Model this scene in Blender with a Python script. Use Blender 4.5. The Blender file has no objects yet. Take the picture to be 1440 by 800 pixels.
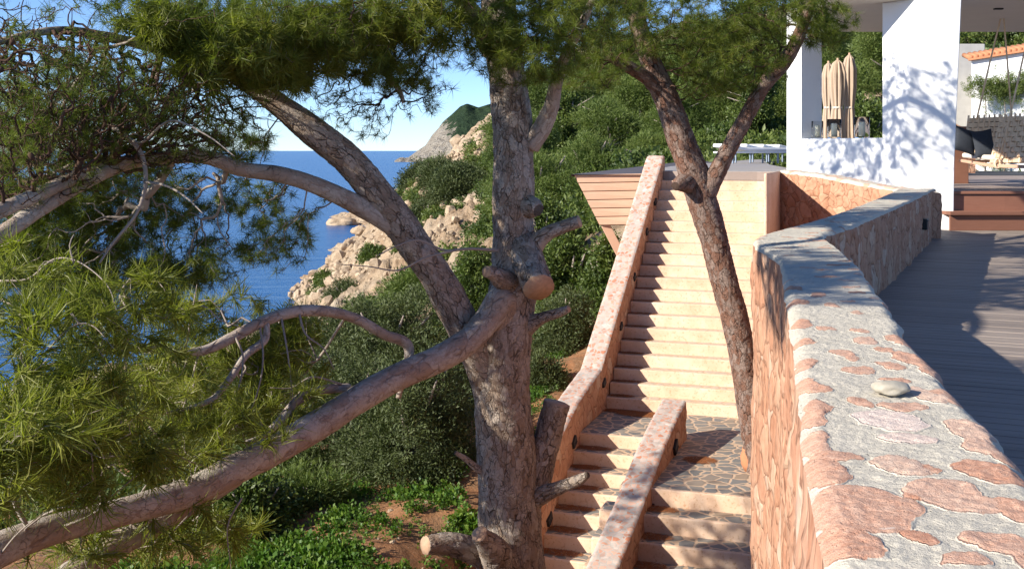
import bpy, math, random
import numpy as np
from mathutils import Vector as V, Matrix

R = math.radians
scene = bpy.context.scene
COL = scene.collection
F, EYE = 1600.0, 14.0            # focal length in photo pixels, eye height over the sea

# ------------------------------------------------------------ camera, sky, sun, exposure
cam_d = bpy.data.cameras.new("camera")
cam_d.sensor_width = 36.0
cam_d.lens = F / 1440 * 36
cam_d.shift_y = -188 / 1440
cam_d.clip_start, cam_d.clip_end = 0.05, 120000
cam = bpy.data.objects.new("camera", cam_d); COL.objects.link(cam)
cam.location = (0, 0, EYE); cam.rotation_euler = (R(90), 0, 0)
scene.camera = cam

SUN_AZ, SUN_EL = 63.0, 28.0      # the light travels 63 degrees right of the view, 28 degrees down
world = bpy.data.worlds.new("World"); scene.world = world; world.use_nodes = True
wn = world.node_tree; wn.nodes.clear()
sky = wn.nodes.new("ShaderNodeTexSky"); sky.sky_type = 'NISHITA'; sky.sun_disc = False
sky.sun_elevation = R(SUN_EL); sky.sun_rotation = R(SUN_AZ + 180)
sky.air_density = .65; sky.dust_density = 0.05; sky.ozone_density = 5.0; sky.altitude = 20
bg = wn.nodes.new("ShaderNodeBackground"); bg.inputs[1].default_value = 0.11
wo = wn.nodes.new("ShaderNodeOutputWorld")
tint = wn.nodes.new("ShaderNodeMixRGB"); tint.blend_type = 'MULTIPLY'; tint.inputs[0].default_value = 1; tint.inputs[2].default_value = (.98, .99, 1.06, 1)
wn.links.new(sky.outputs[0], tint.inputs[1]); wn.links.new(tint.outputs[0], bg.inputs[0]); wn.links.new(bg.outputs[0], wo.inputs[0])
sun_d = bpy.data.lights.new("sun", 'SUN'); sun_d.energy = 5.0; sun_d.angle = R(0.53); sun_d.color = (1, .93, .82)
sun = bpy.data.objects.new("sun", sun_d); COL.objects.link(sun)
LD = V((math.sin(R(SUN_AZ)) * math.cos(R(SUN_EL)), math.cos(R(SUN_AZ)) * math.cos(R(SUN_EL)), -math.sin(R(SUN_EL))))
sun.rotation_euler = LD.to_track_quat('-Z', 'Y').to_euler()
scene.view_settings.view_transform = 'Standard'
scene.view_settings.look = 'None'
scene.view_settings.exposure = 0.85
scene.view_settings.gamma = 1
scene.view_settings.use_curve_mapping = False
scene.render.engine = 'CYCLES'
scene.cycles.max_bounces = 7
scene.cycles.transparent_max_bounces = 8
scene.cycles.use_denoising = True

rng = np.random.default_rng(7)
random.seed(7)

# ------------------------------------------------------------ helpers
def P(x, y, D):
    return V(((x - 720) / F * D, D, EYE - (y - 212) / F * D))

def Pa(x, y, D):
    return np.array(P(x, y, D))

def tag(o, label=None, cat=None, group=None, kind=None):
    if label: o['label'] = label
    if cat: o['category'] = cat
    if group: o['group'] = group
    if kind: o['kind'] = kind
    return o

def empty(name, loc=(0, 0, 0)):
    o = bpy.data.objects.new(name, None); COL.objects.link(o); o.location = loc
    o.empty_display_size = .2
    return o

def link(name, me, parent=None, loc=None):
    o = bpy.data.objects.new(name, me); COL.objects.link(o)
    if parent is not None:
        o.parent = parent
        o.matrix_parent_inverse = Matrix.Translation(-world_loc(parent))
    if loc is not None: o.location = loc
    return o

def world_loc(o):
    p = V(o.location)
    while o.parent is not None:
        p = p + o.matrix_parent_inverse.translation
        o = o.parent
        p = p + V(o.location)
    return p

def copy_tree(o, parent=None, keep=True):
    c = o.copy(); COL.objects.link(c)
    if parent is not None: c.parent = parent
    for ch in list(o.children): copy_tree(ch, c)
    return c

def mesh_np(name, verts, faces, mats, smooth=True, attrs=None, mat_idx=None):
    """verts (N,3); faces a list of (M,k) index arrays; attrs {name: (N,) float or (N,4) colour}"""
    me = bpy.data.meshes.new(name)
    verts = np.ascontiguousarray(verts, dtype=np.float32)
    me.vertices.add(len(verts)); me.vertices.foreach_set("co", verts.ravel())
    faces = [np.asarray(f, dtype=np.int32) for f in faces if len(f)]
    loops = np.concatenate([f.ravel() for f in faces])
    tot = np.concatenate([np.full(len(f), f.shape[1], np.int32) for f in faces])
    start = np.concatenate([[0], np.cumsum(tot)[:-1]]).astype(np.int32)
    me.loops.add(len(loops)); me.loops.foreach_set("vertex_index", loops)
    me.polygons.add(len(tot)); me.polygons.foreach_set("loop_start", start)
    me.polygons.foreach_set("loop_total", tot)
    me.polygons.foreach_set("use_smooth", np.full(len(tot), smooth, bool))
    if mat_idx is not None: me.polygons.foreach_set("material_index", np.asarray(mat_idx, np.int32))
    for m in (mats if isinstance(mats, (list, tuple)) else [mats]): me.materials.append(m)
    for k, a in (attrs or {}).items():
        a = np.asarray(a, np.float32)
        if a.ndim == 1:
            at = me.attributes.new(k, 'FLOAT', 'POINT'); at.data.foreach_set("value", a)
        else:
            at = me.attributes.new(k, 'FLOAT_COLOR', 'POINT'); at.data.foreach_set("color", np.ascontiguousarray(a).ravel())
    me.update(calc_edges=True); me.validate()
    return me

def _hash(ix, iy, iz, s):
    h = (ix.astype(np.int64) * 374761393 + iy.astype(np.int64) * 668265263 + iz.astype(np.int64) * 2147483647 + s * 974711) & 0x7fffffff
    h = ((h ^ (h >> 13)) * 1274126177) & 0x7fffffff
    h = ((h ^ (h >> 15)) * 2246822519) & 0x7fffffff
    return (h ^ (h >> 16)) / 0x7fffffff

def vnoise(p, s=0):
    p = np.asarray(p, float); i = np.floor(p).astype(np.int64); f = p - i
    f = f * f * (3 - 2 * f); r = 0
    for dx in (0, 1):
        for dy in (0, 1):
            for dz in (0, 1):
                w = (f[:, 0] if dx else 1 - f[:, 0]) * (f[:, 1] if dy else 1 - f[:, 1]) * (f[:, 2] if dz else 1 - f[:, 2])
                r = r + w * _hash(i[:, 0] + dx, i[:, 1] + dy, i[:, 2] + dz, s)
    return r * 2 - 1

def fbm(p, oct=4, s=0):
    p = np.asarray(p, float); r = 0; a = .5
    for k in range(oct):
        r = r + a * vnoise(p, s + k); p = p * 2.03 + 7.1; a *= .5
    return r

def worley(p, s=0):
    """F1, F2-F1 and a per-cell random"""
    p = np.asarray(p, float); i = np.floor(p).astype(np.int64)
    f1 = np.full(len(p), 9.); f2 = np.full(len(p), 9.); idr = np.zeros(len(p))
    for dx in (-1, 0, 1):
        for dy in (-1, 0, 1):
            for dz in (-1, 0, 1):
                c = i + (dx, dy, dz)
                q = np.stack([c[:, k] + _hash(c[:, 0], c[:, 1], c[:, 2], s + 11 * k) for k in range(3)], 1)
                d = np.linalg.norm(q - p, axis=1)
                rr = _hash(c[:, 0], c[:, 1], c[:, 2], s + 99)
                m = d < f1
                f2 = np.where(m, f1, np.minimum(f2, d)); idr = np.where(m, rr, idr); f1 = np.where(m, d, f1)
    return f1, f2 - f1, idr

def sstep(a, b, x):
    t = np.clip((x - a) / (b - a), 0, 1); return t * t * (3 - 2 * t)

class MB:
    """collects boxes, prisms and tubes into one mesh"""
    def __init__(s): s.v = []; s.f = []
    def poly(s, pts, faces):
        n = len(s.v); s.v += [tuple(p) for p in pts]; s.f += [tuple(i + n for i in f) for f in faces]
    def box(s, c, size, rz=0.0, M=None):
        x, y, z = (k / 2 for k in size)
        pts = [V((a, b, d)) for a in (-x, x) for b in (-y, y) for d in (-z, z)]
        m = M if M is not None else Matrix.Translation(V(c)) @ Matrix.Rotation(rz, 4, 'Z')
        s.poly([m @ p for p in pts], [(0, 1, 3, 2), (4, 6, 7, 5), (0, 4, 5, 1), (2, 3, 7, 6), (0, 2, 6, 4), (1, 5, 7, 3)])
    def bar(s, a, b, w, h, up=V((0, 0, 1))):
        a, b = V(a), V(b); d = b - a; L = d.length; d.normalize()
        x = d.cross(up).normalized() if d.cross(up).length > 1e-4 else V((1, 0, 0)); y = x.cross(d)
        m = Matrix((( x.x, d.x, y.x, 0), (x.y, d.y, y.y, 0), (x.z, d.z, y.z, 0), (0, 0, 0, 1)))
        m = Matrix.Translation((a + b) / 2) @ m
        s.box(None, (w, L, h), M=m)
    def prism(s, poly, z0, z1):
        """poly: list of (x,y) or (x,y,ztop); walls down to z0"""
        n = len(poly)
        top = [(p[0], p[1], p[2] if len(p) > 2 else z1) for p in poly]; bot = [(p[0], p[1], z0) for p in poly]
        a = sum(poly[i][0] * poly[(i + 1) % n][1] - poly[(i + 1) % n][0] * poly[i][1] for i in range(n))
        if a < 0: top.reverse(); bot.reverse()
        s.poly(top + bot, [tuple(range(n)), tuple(range(2 * n - 1, n - 1, -1))] + [(i, i + n, (i + 1) % n + n, (i + 1) % n) for i in range(n)])
    def tube(s, pts, rad, seg=8, cap=True):
        pts = [V(p) for p in pts]; n = len(pts)
        if not isinstance(rad, (list, tuple)): rad = [rad] * n
        base = len(s.v); up = V((0.3, 0.2, 1)).normalized(); x = None
        for i, p in enumerate(pts):
            d = (pts[min(i + 1, n - 1)] - pts[max(i - 1, 0)]).normalized()
            x = (d.cross(up) if x is None else x - d * x.dot(d)).normalized(); y = d.cross(x)
            for k in range(seg):
                t = 2 * math.pi * k / seg; s.v.append(tuple(p + (x * math.cos(t) + y * math.sin(t)) * rad[i]))
        for i in range(n - 1):
            for k in range(seg):
                a = base + i * seg + k; b = base + i * seg + (k + 1) % seg
                s.f.append((a, b, b + seg, a + seg))
        if cap:
            s.f.append(tuple(base + k for k in reversed(range(seg)))); s.f.append(tuple(base + (n - 1) * seg + k for k in range(seg)))
    def lathe(s, c, prof, seg=20):
        c = V(c); base = len(s.v)
        for r, z in prof:
            for k in range(seg):
                t = 2 * math.pi * k / seg; s.v.append((c.x + r * math.cos(t), c.y + r * math.sin(t), c.z + z))
        for i in range(len(prof) - 1):
            for k in range(seg):
                a = base + i * seg + k; b = base + i * seg + (k + 1) % seg
                s.f.append((a, b, b + seg, a + seg))
    def mesh(s, name, mat, smooth=False):
        me = bpy.data.meshes.new(name); me.from_pydata(s.v, [], s.f)
        for m in (mat if isinstance(mat, (list, tuple)) else [mat]): me.materials.append(m)
        if smooth: me.polygons.foreach_set("use_smooth", [True] * len(me.polygons))
        me.update(); return me
    def build(s, name, mat, parent=None, smooth=False, bevel=0.0, seg=2):
        o = link(name, s.mesh(name, mat, smooth), parent)
        if bevel:
            b = o.modifiers.new("bevel", 'BEVEL'); b.width = bevel; b.segments = seg; b.limit_method = 'ANGLE'; b.angle_limit = R(40)
            b.harden_normals = False
        return o

# ------------------------------------------------------------ materials
class Mat:
    def __init__(s, name, rough=.8, spec=.3):
        s.m = bpy.data.materials.new(name); s.m.use_nodes = True; s.t = s.m.node_tree
        s.b = s.t.nodes["Principled BSDF"]; s.out = s.t.nodes["Material Output"]
        s.b.inputs["Roughness"].default_value = rough; s.b.inputs["Specular IOR Level"].default_value = spec
    def n(s, typ, **kw):
        nd = s.t.nodes.new("ShaderNode" + typ)
        for k, v in kw.items():
            if k in nd.inputs.keys() if isinstance(k, str) else False: nd.inputs[k].default_value = v
            else: setattr(nd, k, v)
        return nd
    def l(s, a, b): s.t.links.new(a, b)
    def pos(s, scale=(1, 1, 1), rot=(0, 0, 0)):
        g = s.n("NewGeometry"); mp = s.n("Mapping"); mp.inputs["Scale"].default_value = scale; mp.inputs["Rotation"].default_value = rot
        s.l(g.outputs["Position"], mp.inputs["Vector"]); return mp.outputs[0]
    def noise(s, vec, scale, detail=4, rough=.55, dist=0):
        nd = s.n("TexNoise"); nd.inputs["Scale"].default_value = scale; nd.inputs["Detail"].default_value = detail
        nd.inputs["Roughness"].default_value = rough; nd.inputs["Distortion"].default_value = dist
        if vec is not None: s.l(vec, nd.inputs["Vector"])
        return nd.outputs["Fac"]
    def voro(s, vec, scale, feature='F1', rnd=1.0, out="Distance"):
        nd = s.n("TexVoronoi"); nd.feature = feature; nd.inputs["Scale"].default_value = scale; nd.inputs["Randomness"].default_value = rnd
        s.l(vec, nd.inputs["Vector"]); return nd.outputs[out]
    def ramp(s, fac, stops, interp='LINEAR'):
        nd = s.n("ValToRGB"); cr = nd.color_ramp; cr.interpolation = interp
        while len(cr.elements) < len(stops): cr.elements.new(.5)
        for e, (p, c) in zip(cr.elements, stops):
            e.position = p; e.color = (c[0], c[1], c[2], 1) if isinstance(c, (tuple, list)) else (c, c, c, 1)
        s.l(fac, nd.inputs[0]); return nd.outputs[0]
    def mix(s, fac, a, b, mode='MIX'):
        nd = s.n("MixRGB"); nd.blend_type = mode
        for i, v in ((0, fac), (1, a), (2, b)):
            if hasattr(v, "links") or hasattr(v, "is_linked"): s.l(v, nd.inputs[i])
            elif i == 0: nd.inputs[0].default_value = v
            else: nd.inputs[i].default_value = (v[0], v[1], v[2], 1) if isinstance(v, (tuple, list)) else (v, v, v, 1)
        return nd.outputs[0]
    def math(s, op, a, b=0.0, clamp=False):
        nd = s.n("Math"); nd.operation = op; nd.use_clamp = clamp
        for i, v in ((0, a), (1, b)):
            if hasattr(v, "is_linked"): s.l(v, nd.inputs[i])
            else: nd.inputs[i].default_value = v
        return nd.outputs[0]
    def attr(s, name, out="Fac"):
        nd = s.n("Attribute"); nd.attribute_name = name; return nd.outputs[out]
    def color(s, v):
        if hasattr(v, "is_linked"): s.l(v, s.b.inputs["Base Color"])
        else: s.b.inputs["Base Color"].default_value = (*v, 1)
    def bump(s, h, strength=.5, dist=.02, prev=None):
        nd = s.n("Bump"); nd.inputs["Strength"].default_value = strength; nd.inputs["Distance"].default_value = dist
        s.l(h, nd.inputs["Height"])
        if prev is not None: s.l(prev, nd.inputs["Normal"])
        s.l(nd.outputs[0], s.b.inputs["Normal"]); return nd.outputs[0]
    def warp(s, vec, scale, amt):
        nz = s.n("TexNoise"); nz.inputs["Scale"].default_value = scale; nz.inputs["Detail"].default_value = 2; s.l(vec, nz.inputs["Vector"])
        sub = s.n("VectorMath"); sub.operation = 'SUBTRACT'; s.l(nz.outputs["Color"], sub.inputs[0]); sub.inputs[1].default_value = (.5, .5, .5)
        sc = s.n("VectorMath"); sc.operation = 'SCALE'; s.l(sub.outputs[0], sc.inputs[0]); sc.inputs["Scale"].default_value = amt
        ad = s.n("VectorMath"); ad.operation = 'ADD'; s.l(vec, ad.inputs[0]); s.l(sc.outputs[0], ad.inputs[1]); return ad.outputs[0]

def plain(name, col, rough=.6, var=.15, scale=8, spec=.3, bump=.15):
    m = Mat(name, rough, spec); p = m.pos(); n = m.noise(p, scale)
    m.color(m.mix(n, tuple(c * (1 - var) for c in col), tuple(min(1, c * (1 + var)) for c in col)))
    if bump: m.bump(m.noise(p, scale * 8), bump, .004)
    return m.m

def leaf_mat(name, stops, rough=.5, trans=.3, tcol=(1.0, 1.15, .5)):
    m = Mat(name, rough, .35)
    c = m.ramp(m.attr("tone"), stops); m.color(c)
    tr = m.n("BsdfTranslucent"); m.l(m.mix(1.0, c, tcol, 'MULTIPLY'), tr.inputs[0])
    mx = m.n("MixShader"); mx.inputs[0].default_value = trans
    m.l(m.b.outputs[0], mx.inputs[1]); m.l(tr.outputs[0], mx.inputs[2]); m.l(mx.outputs[0], m.out.inputs[0])
    return m.m

def masonry_mat():
    """split reddish limestone laid dry, tight dark joints"""
    m = Mat("red_stone_masonry", .88, .2); p = m.pos((1, 1, .85)); w = m.warp(p, 4.0, .26)
    e = m.voro(w, 5.4, 'DISTANCE_TO_EDGE'); c = m.voro(w, 5.4, 'F1', out="Color")
    sep = m.n("SeparateColor"); m.l(c, sep.inputs[0])
    col = m.ramp(sep.outputs[0], [(0, (.38, .185, .11)), (.25, (.47, .25, .16)), (.5, (.52, .31, .205)), (.72, (.42, .21, .125)), (.9, (.56, .38, .26)), (1, (.60, .47, .37))])
    n1 = m.noise(p, 14, 6, .65); col = m.mix(m.ramp(n1, [(.3, 0), (.75, 1)]), m.mix(.45, col, (.24, .085, .04)), m.mix(.32, col, (.62, .40, .27)))
    joint = m.ramp(m.math('ADD', e, m.math('MULTIPLY', m.math('SUBTRACT', n1, .45), .09)), [(.0, 0), (.02, .5), (.05, 1)])
    col = m.mix(m.math('ADD', m.math('MULTIPLY', joint, .95), m.math('MULTIPLY', n1, .15), True), (.20, .10, .06), col); m.color(col)
    h = m.math('ADD', m.math('MULTIPLY', m.ramp(e, [(0, 0), (.12, 1)]), .8), m.math('ADD', m.math('MULTIPLY', n1, .5), m.math('MULTIPLY', sep.outputs[1], .5)))
    m.bump(h, .6, .022); return m.m

def cap_mat():
    """mortar bed with stones showing: 'stone' is the stone mask, 'hue' its colour"""
    m = Mat("mortar_cap", .92, .15); p = m.pos()
    st = m.attr("stone"); hue = m.attr("hue")
    n = m.noise(p, 60, 6, .7); n2 = m.noise(p, 9, 4)
    sc = m.ramp(hue, [(0, (.44, .19, .11)), (.3, (.57, .31, .205)), (.55, (.63, .41, .30)), (.8, (.70, .54, .42)), (1, (.80, .75, .69))])
    sc = m.mix(m.ramp(n, [(.35, 0), (.7, 1)]), m.mix(.35, sc, (.36, .12, .06)), m.mix(.35, sc, (.70, .52, .40)))
    mc = m.mix(n2, (.49, .445, .36), (.60, .55, .455))
    v = m.voro(p, 85, 'F1'); pit = m.ramp(m.math('ADD', m.noise(p, 110, 3, .6), m.math('MULTIPLY', n2, .35)), [(.42, 0), (.52, 1)])
    mc = m.mix(pit, (.25, .235, .20), mc); mc = m.mix(m.ramp(n, [(.55, 0), (.8, .5)]), mc, (.64, .60, .52))
    edge = m.noise(p, 45, 4, .7); fac = m.ramp(m.math('ADD', st, m.math('MULTIPLY', m.math('SUBTRACT', edge, .5), .18)), [(.48, 0), (.51, 1)])
    m.color(m.mix(fac, mc, sc))
    rim = m.ramp(st, [(.36, 1), (.45, .0), (.50, .0), (.60, 1)])
    h = m.math('ADD', m.math('ADD', m.math('MULTIPLY', n, .6), m.math('MULTIPLY', rim, .4)), m.math('ADD', m.math('MULTIPLY', pit, .5), m.math('MULTIPLY', m.noise(p, 190, 4, .7), .7)))
    m.bump(h, .9, .007); return m.m

def rubble_cap_mat():
    """stair parapet top: pinkish concrete flecked with salmon stones"""
    m = Mat("speckled_cap", .9, .2); p = m.pos(); w = m.warp(p, 9, .06)
    e = m.voro(w, 15, 'DISTANCE_TO_EDGE'); c = m.voro(w, 15, 'F1', out="Color"); sep = m.n("SeparateColor"); m.l(c, sep.inputs[0])
    stone = m.ramp(sep.outputs[0], [(0, (.46, .19, .11)), (.35, (.56, .34, .25)), (.6, (.50, .42, .36)), (.85, (.42, .20, .13)), (1, (.60, .52, .45))])
    n = m.noise(p, 30, 5, .65); mort = m.mix(n, (.34, .30, .26), (.52, .46, .40))
    col = m.mix(m.ramp(m.math('ADD', e, m.math('MULTIPLY', n, .12)), [(.12, 0), (.17, 1)]), mort, stone)
    m.color(col); m.bump(m.math('ADD', m.math('MULTIPLY', e, 1.0), n), .35, .008); return m.m

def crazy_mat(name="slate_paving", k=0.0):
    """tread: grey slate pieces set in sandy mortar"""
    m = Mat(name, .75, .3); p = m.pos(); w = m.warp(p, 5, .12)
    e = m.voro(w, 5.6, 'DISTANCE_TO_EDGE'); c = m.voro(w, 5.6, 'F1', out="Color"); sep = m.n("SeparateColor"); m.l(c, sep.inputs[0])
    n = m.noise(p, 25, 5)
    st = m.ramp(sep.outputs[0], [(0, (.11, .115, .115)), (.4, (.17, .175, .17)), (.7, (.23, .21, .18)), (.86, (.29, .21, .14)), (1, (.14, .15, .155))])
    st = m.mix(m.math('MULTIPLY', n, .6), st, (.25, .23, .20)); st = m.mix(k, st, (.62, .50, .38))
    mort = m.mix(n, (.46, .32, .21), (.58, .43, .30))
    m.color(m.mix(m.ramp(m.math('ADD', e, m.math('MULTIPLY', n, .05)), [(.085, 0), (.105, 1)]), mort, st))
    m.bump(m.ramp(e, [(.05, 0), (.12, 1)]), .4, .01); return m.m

def render_mat():
    """sandy ochre stair render, worn and stained"""
    m = Mat("ochre_render", .85, .2); p = m.pos(); ps = m.pos((1, 1, .25))
    n = m.noise(p, 2.2, 5, .6); n2 = m.noise(p, 28, 5, .6); n3 = m.noise(ps, 7, 5, .65)
    col = m.ramp(n, [(.25, (.55, .35, .225)), (.5, (.66, .465, .325)), (.75, (.72, .56, .43))])
    col = m.mix(m.ramp(n3, [(.55, 0), (.8, .55)]), col, (.74, .62, .50)); col = m.mix(m.ramp(n2, [(.28, .7), (.45, 0)]), col, (.40, .20, .095))
    m.color(col); m.bump(m.math('ADD', n2, n3), .3, .006); return m.m

def plaster_mat():
    m = Mat("white_plaster", .8, .25); p = m.pos(); n = m.noise(p, 1.6, 4); n2 = m.noise(p, 30, 5)
    m.color(m.mix(n, (.74, .74, .73), (.82, .82, .81))); m.bump(m.math('ADD', m.math('MULTIPLY', n, 2.), m.math('MULTIPLY', n2, .3)), .25, .02); return m.m

def wood_mat(name, c1, c2, rot, board=.12, rough=.65, rnd=.5):
    """weathered boards: grain runs along local x after rotating by rot about z"""
    m = Mat(name, rough, .3); p = m.pos((1, 1, 1), (0, 0, rot))
    mp = m.n("Mapping"); m.l(p, mp.inputs[0]); mp.inputs["Scale"].default_value = (1.2, 26, 26)
    g = m.noise(mp.outputs[0], 2.0, 5, .6)
    sep = m.n("SeparateXYZ"); m.l(p, sep.inputs[0])
    bi = m.math('FLOOR', m.math('DIVIDE', sep.outputs[1], board)); wn_ = m.n("TexWhiteNoise"); wn_.noise_dimensions = '1D'; m.l(bi, wn_.inputs["W"])
    col = m.mix(g, c1, c2); col = m.mix(m.math('MULTIPLY', wn_.outputs[0], rnd), col, tuple(c * .6 for c in c1))
    col = m.mix(m.ramp(m.noise(p, 1.3, 4), [(.5, 0), (.8, .35)]), col, tuple(min(1, c * 1.25) for c in c2))
    m.color(col); m.bump(g, .3, .004); return m.m

def bark_mat(name, plate, plate2, crack, size=.05, flake=.8):
    """scaly pine bark laid out in the limb's own coordinates (attribute 'bark', metres round and along the limb)"""
    m = Mat(name, .9, .15); p = m.pos(); v = m.attr("bark", "Vector")
    mp = m.n("Mapping"); m.l(v, mp.inputs[0]); mp.inputs["Scale"].default_value = (1, 1, .5)
    w = m.warp(m.warp(mp.outputs[0], 9, .05), 40, .018)
    e = m.voro(w, 1 / size, 'DISTANCE_TO_EDGE'); c = m.n("SeparateColor"); m.l(m.voro(w, 1 / size, 'F1', out="Color"), c.inputs[0])
    e2 = m.voro(w, 2.7 / size, 'DISTANCE_TO_EDGE'); c2 = m.n("SeparateColor"); m.l(m.voro(w, 2.7 / size, 'F1', out="Color"), c2.inputs[0])
    n = m.noise(p, 5, 5, .6); n2 = m.noise(p, 60, 5, .7); nb = m.noise(mp.outputs[0], 13, 4, .6)
    gate = m.ramp(nb, [(.46, .03), (.63, 1)])                       # fissures open only here and there
    k1 = m.math('MULTIPLY', m.ramp(e, [(0, .9), (.03, .65), (.085, 0)]), gate)
    k2 = m.math('MULTIPLY', m.ramp(e2, [(0, .8), (.07, 0)]), m.ramp(m.noise(mp.outputs[0], 21, 3), [(.45, .1), (.6, .9)]))
    kk = m.math('MAXIMUM', k1, k2)
    f = m.math('ADD', m.math('MULTIPLY', c.outputs[0], .5), m.math('ADD', m.math('MULTIPLY', n, .45), m.math('MULTIPLY', c2.outputs[0], .2)))
    col = m.mix(m.ramp(f, [(.4, 0), (.75, 1)]), plate, plate2)
    col = m.mix(m.ramp(n2, [(.32, .5), (.55, 0)]), col, tuple(x * .5 for x in plate)); col = m.mix(m.ramp(n2, [(.62, 0), (.75, .35)]), col, tuple(min(1, x * 1.35) for x in plate))
    m.color(m.mix(kk, col, crack))
    h = m.math('ADD', m.math('MULTIPLY', c.outputs[1], .55), m.math('ADD', m.math('MULTIPLY', c2.outputs[1], .3), m.math('MULTIPLY', n2, .3)))
    h = m.math('SUBTRACT', h, m.math('MULTIPLY', kk, .9)); m.bump(h, flake, size * .32); return m.m

def terrain_mat():
    m = Mat("hillside_soil", .95, .1); p = m.pos(); g = m.n("NewGeometry")
    sep = m.n("SeparateXYZ"); m.l(p, sep.inputs[0])
    far = m.ramp(m.math('DIVIDE', sep.outputs[1], 100), [(.19, 0), (.30, 1)])
    n = m.noise(p, .9, 6, .6); n2 = m.noise(p, 6, 6, .65); n3 = m.noise(p, 35, 4, .65)
    soil = m.ramp(n, [(.3, (.235, .105, .046)), (.5, (.31, .15, .070)), (.7, (.36, .21, .115))])
    soil = m.mix(m.ramp(m.noise(p, 2.2, 6, .7), [(.45, 0), (.6, .75)]), soil, (.17, .105, .058)); soil = m.mix(m.ramp(n3, [(.58, 0), (.7, .8)]), soil, (.38, .27, .18)); soil = m.mix(m.ramp(n2, [(.3, .6), (.48, 0)]), soil, (.14, .075, .035))
    rock = m.ramp(m.noise(p, .22, 7, .65), [(.3, (.34, .22, .13)), (.5, (.43, .32, .21)), (.7, (.49, .40, .29))])
    rock = m.mix(m.ramp(m.noise(p, 1.7, 6, .7), [(.3, .75), (.5, 0)]), rock, (.22, .15, .095))
    m.color(m.mix(far, soil, rock)); b_ = m.bump(m.math('ADD', n2, m.math('MULTIPLY', n3, .4)), .8, .06); cr_ = m.voro(m.warp(p, .7, 1.2), .9, 'F1'); m.bump(m.math('MULTIPLY', m.math('ADD', m.math('MULTIPLY', cr_, 1.3), m.noise(p, 1.7, 7, .7)), far), .9, .5, b_); return m.m

def cliff_mat(green=True):
    m = Mat("headland_rock", .95, .1); p = m.pos(); g = m.n("NewGeometry")
    sp = m.n("SeparateXYZ"); m.l(g.outputs["Normal"], sp.inputs[0])
    n = m.noise(p, .03, 7, .65); n2 = m.noise(p, .12, 6, .65)
    rock = m.ramp(n2, [(.3, (.26, .22, .17)), (.5, (.36, .32, .26)), (.7, (.44, .40, .34))])
    veg = m.ramp(n2, [(.3, (.018, .035, .018)), (.7, (.045, .075, .035))])
    f = m.ramp(m.math('ADD', m.attr("veg"), m.math('MULTIPLY', m.math('SUBTRACT', n2, .5), 1.5)), [(.42, 0), (.55, 1)])
    m.color(m.mix(f, rock, veg)); vc = m.voro(m.warp(p, .02, 30), .035, 'DISTANCE_TO_EDGE'); m.bump(m.math('ADD', n2, m.math('MULTIPLY', vc, .6)), 1.0, 14.0); return m.m

def sea_mat():
    m = Mat("sea_water", .12, .18); m.b.inputs["IOR"].default_value = 1.33
    p = m.pos((.35, 1, 1)); n = m.noise(p, .02, 4); n2 = m.noise(p, .35, 6, .6); n3 = m.noise(m.pos((.5, 1.2, 1)), 2.2, 4, .6)
    m.color(m.mix(n, (.002, .055, .19), (.004, .088, .26)))
    m.b.inputs["Roughness"].default_value = .22
    m.bump(m.math('ADD', n2, m.math('MULTIPLY', n3, .2)), .55, .8); return m.m

def glass_mat():
    m = Mat("clear_glass", .05, .5); m.b.inputs["Transmission Weight"].default_value = 1.0; m.b.inputs["IOR"].default_value = 1.08
    m.color((.95, .97, .97)); p = m.pos(); m.bump(m.noise(p, 30, 3), .2, .004); return m.m

M = {}
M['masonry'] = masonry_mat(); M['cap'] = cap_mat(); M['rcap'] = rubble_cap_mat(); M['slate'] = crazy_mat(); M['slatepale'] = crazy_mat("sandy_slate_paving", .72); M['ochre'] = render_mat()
M['plaster'] = plaster_mat(); M['terrain'] = terrain_mat(); M['cliff'] = cliff_mat(); M['sea'] = sea_mat(); M['glass'] = glass_mat()
SAZ = R(18.5)                                   # heading of the stairs, right of the view
M['deck'] = wood_mat("grey_deck_boards", (.215, .172, .142), (.315, .26, .215), R(24.3), .13)
M['pdeck'] = wood_mat("pale_deck_boards", (.30, .27, .245), (.42, .39, .36), SAZ, .14)
M['rim'] = plain("dark_deck_rim", (.10, .085, .08), .6, .2, 3)
M['redwood'] = wood_mat("red_brown_boards", (.20, .085, .052), (.30, .14, .09), R(3), .3)
M['cedar'] = wood_mat("peach_cladding", (.53, .31, .20), (.62, .40, .28), SAZ, .5, rnd=.25)
M['floor'] = wood_mat("platform_boards", (.27, .21, .175), (.36, .29, .25), R(3), .14)
M['bark'] = bark_mat("pine_bark", (.43, .365, .305), (.285, .21, .155), (.045, .027, .019), .05, 1.0)
M['limb'] = bark_mat("limb_bark", (.46, .40, .34), (.335, .255, .20), (.17, .12, .09), .075, .5)
M['barkred'] = bark_mat("red_pine_bark", (.26, .19, .155), (.19, .095, .062), (.030, .016, .011), .05, 1.0)
M['twig'] = plain("grey_twig", (.30, .25, .21), .9, .3, 9, .1, 0)
M['twigdark'] = plain("brown_twig", (.075, .045, .032), .9, .35, 9, .1, 0)
M['cut'] = plain("sawn_wood", (.42, .27, .175), .85, .35, 34)
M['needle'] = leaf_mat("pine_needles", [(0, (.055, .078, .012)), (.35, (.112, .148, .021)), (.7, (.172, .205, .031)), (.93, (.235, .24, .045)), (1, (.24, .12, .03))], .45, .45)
M['needlebright'] = leaf_mat("sunny_pine_needles", [(0, (.11, .13, .020)), (.4, (.19, .215, .034)), (.75, (.27, .28, .055)), (.93, (.34, .31, .11)), (1, (.26, .15, .04))], .42, .5)  # lighter copy of the needle colour, sunlight put into the tone
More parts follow.
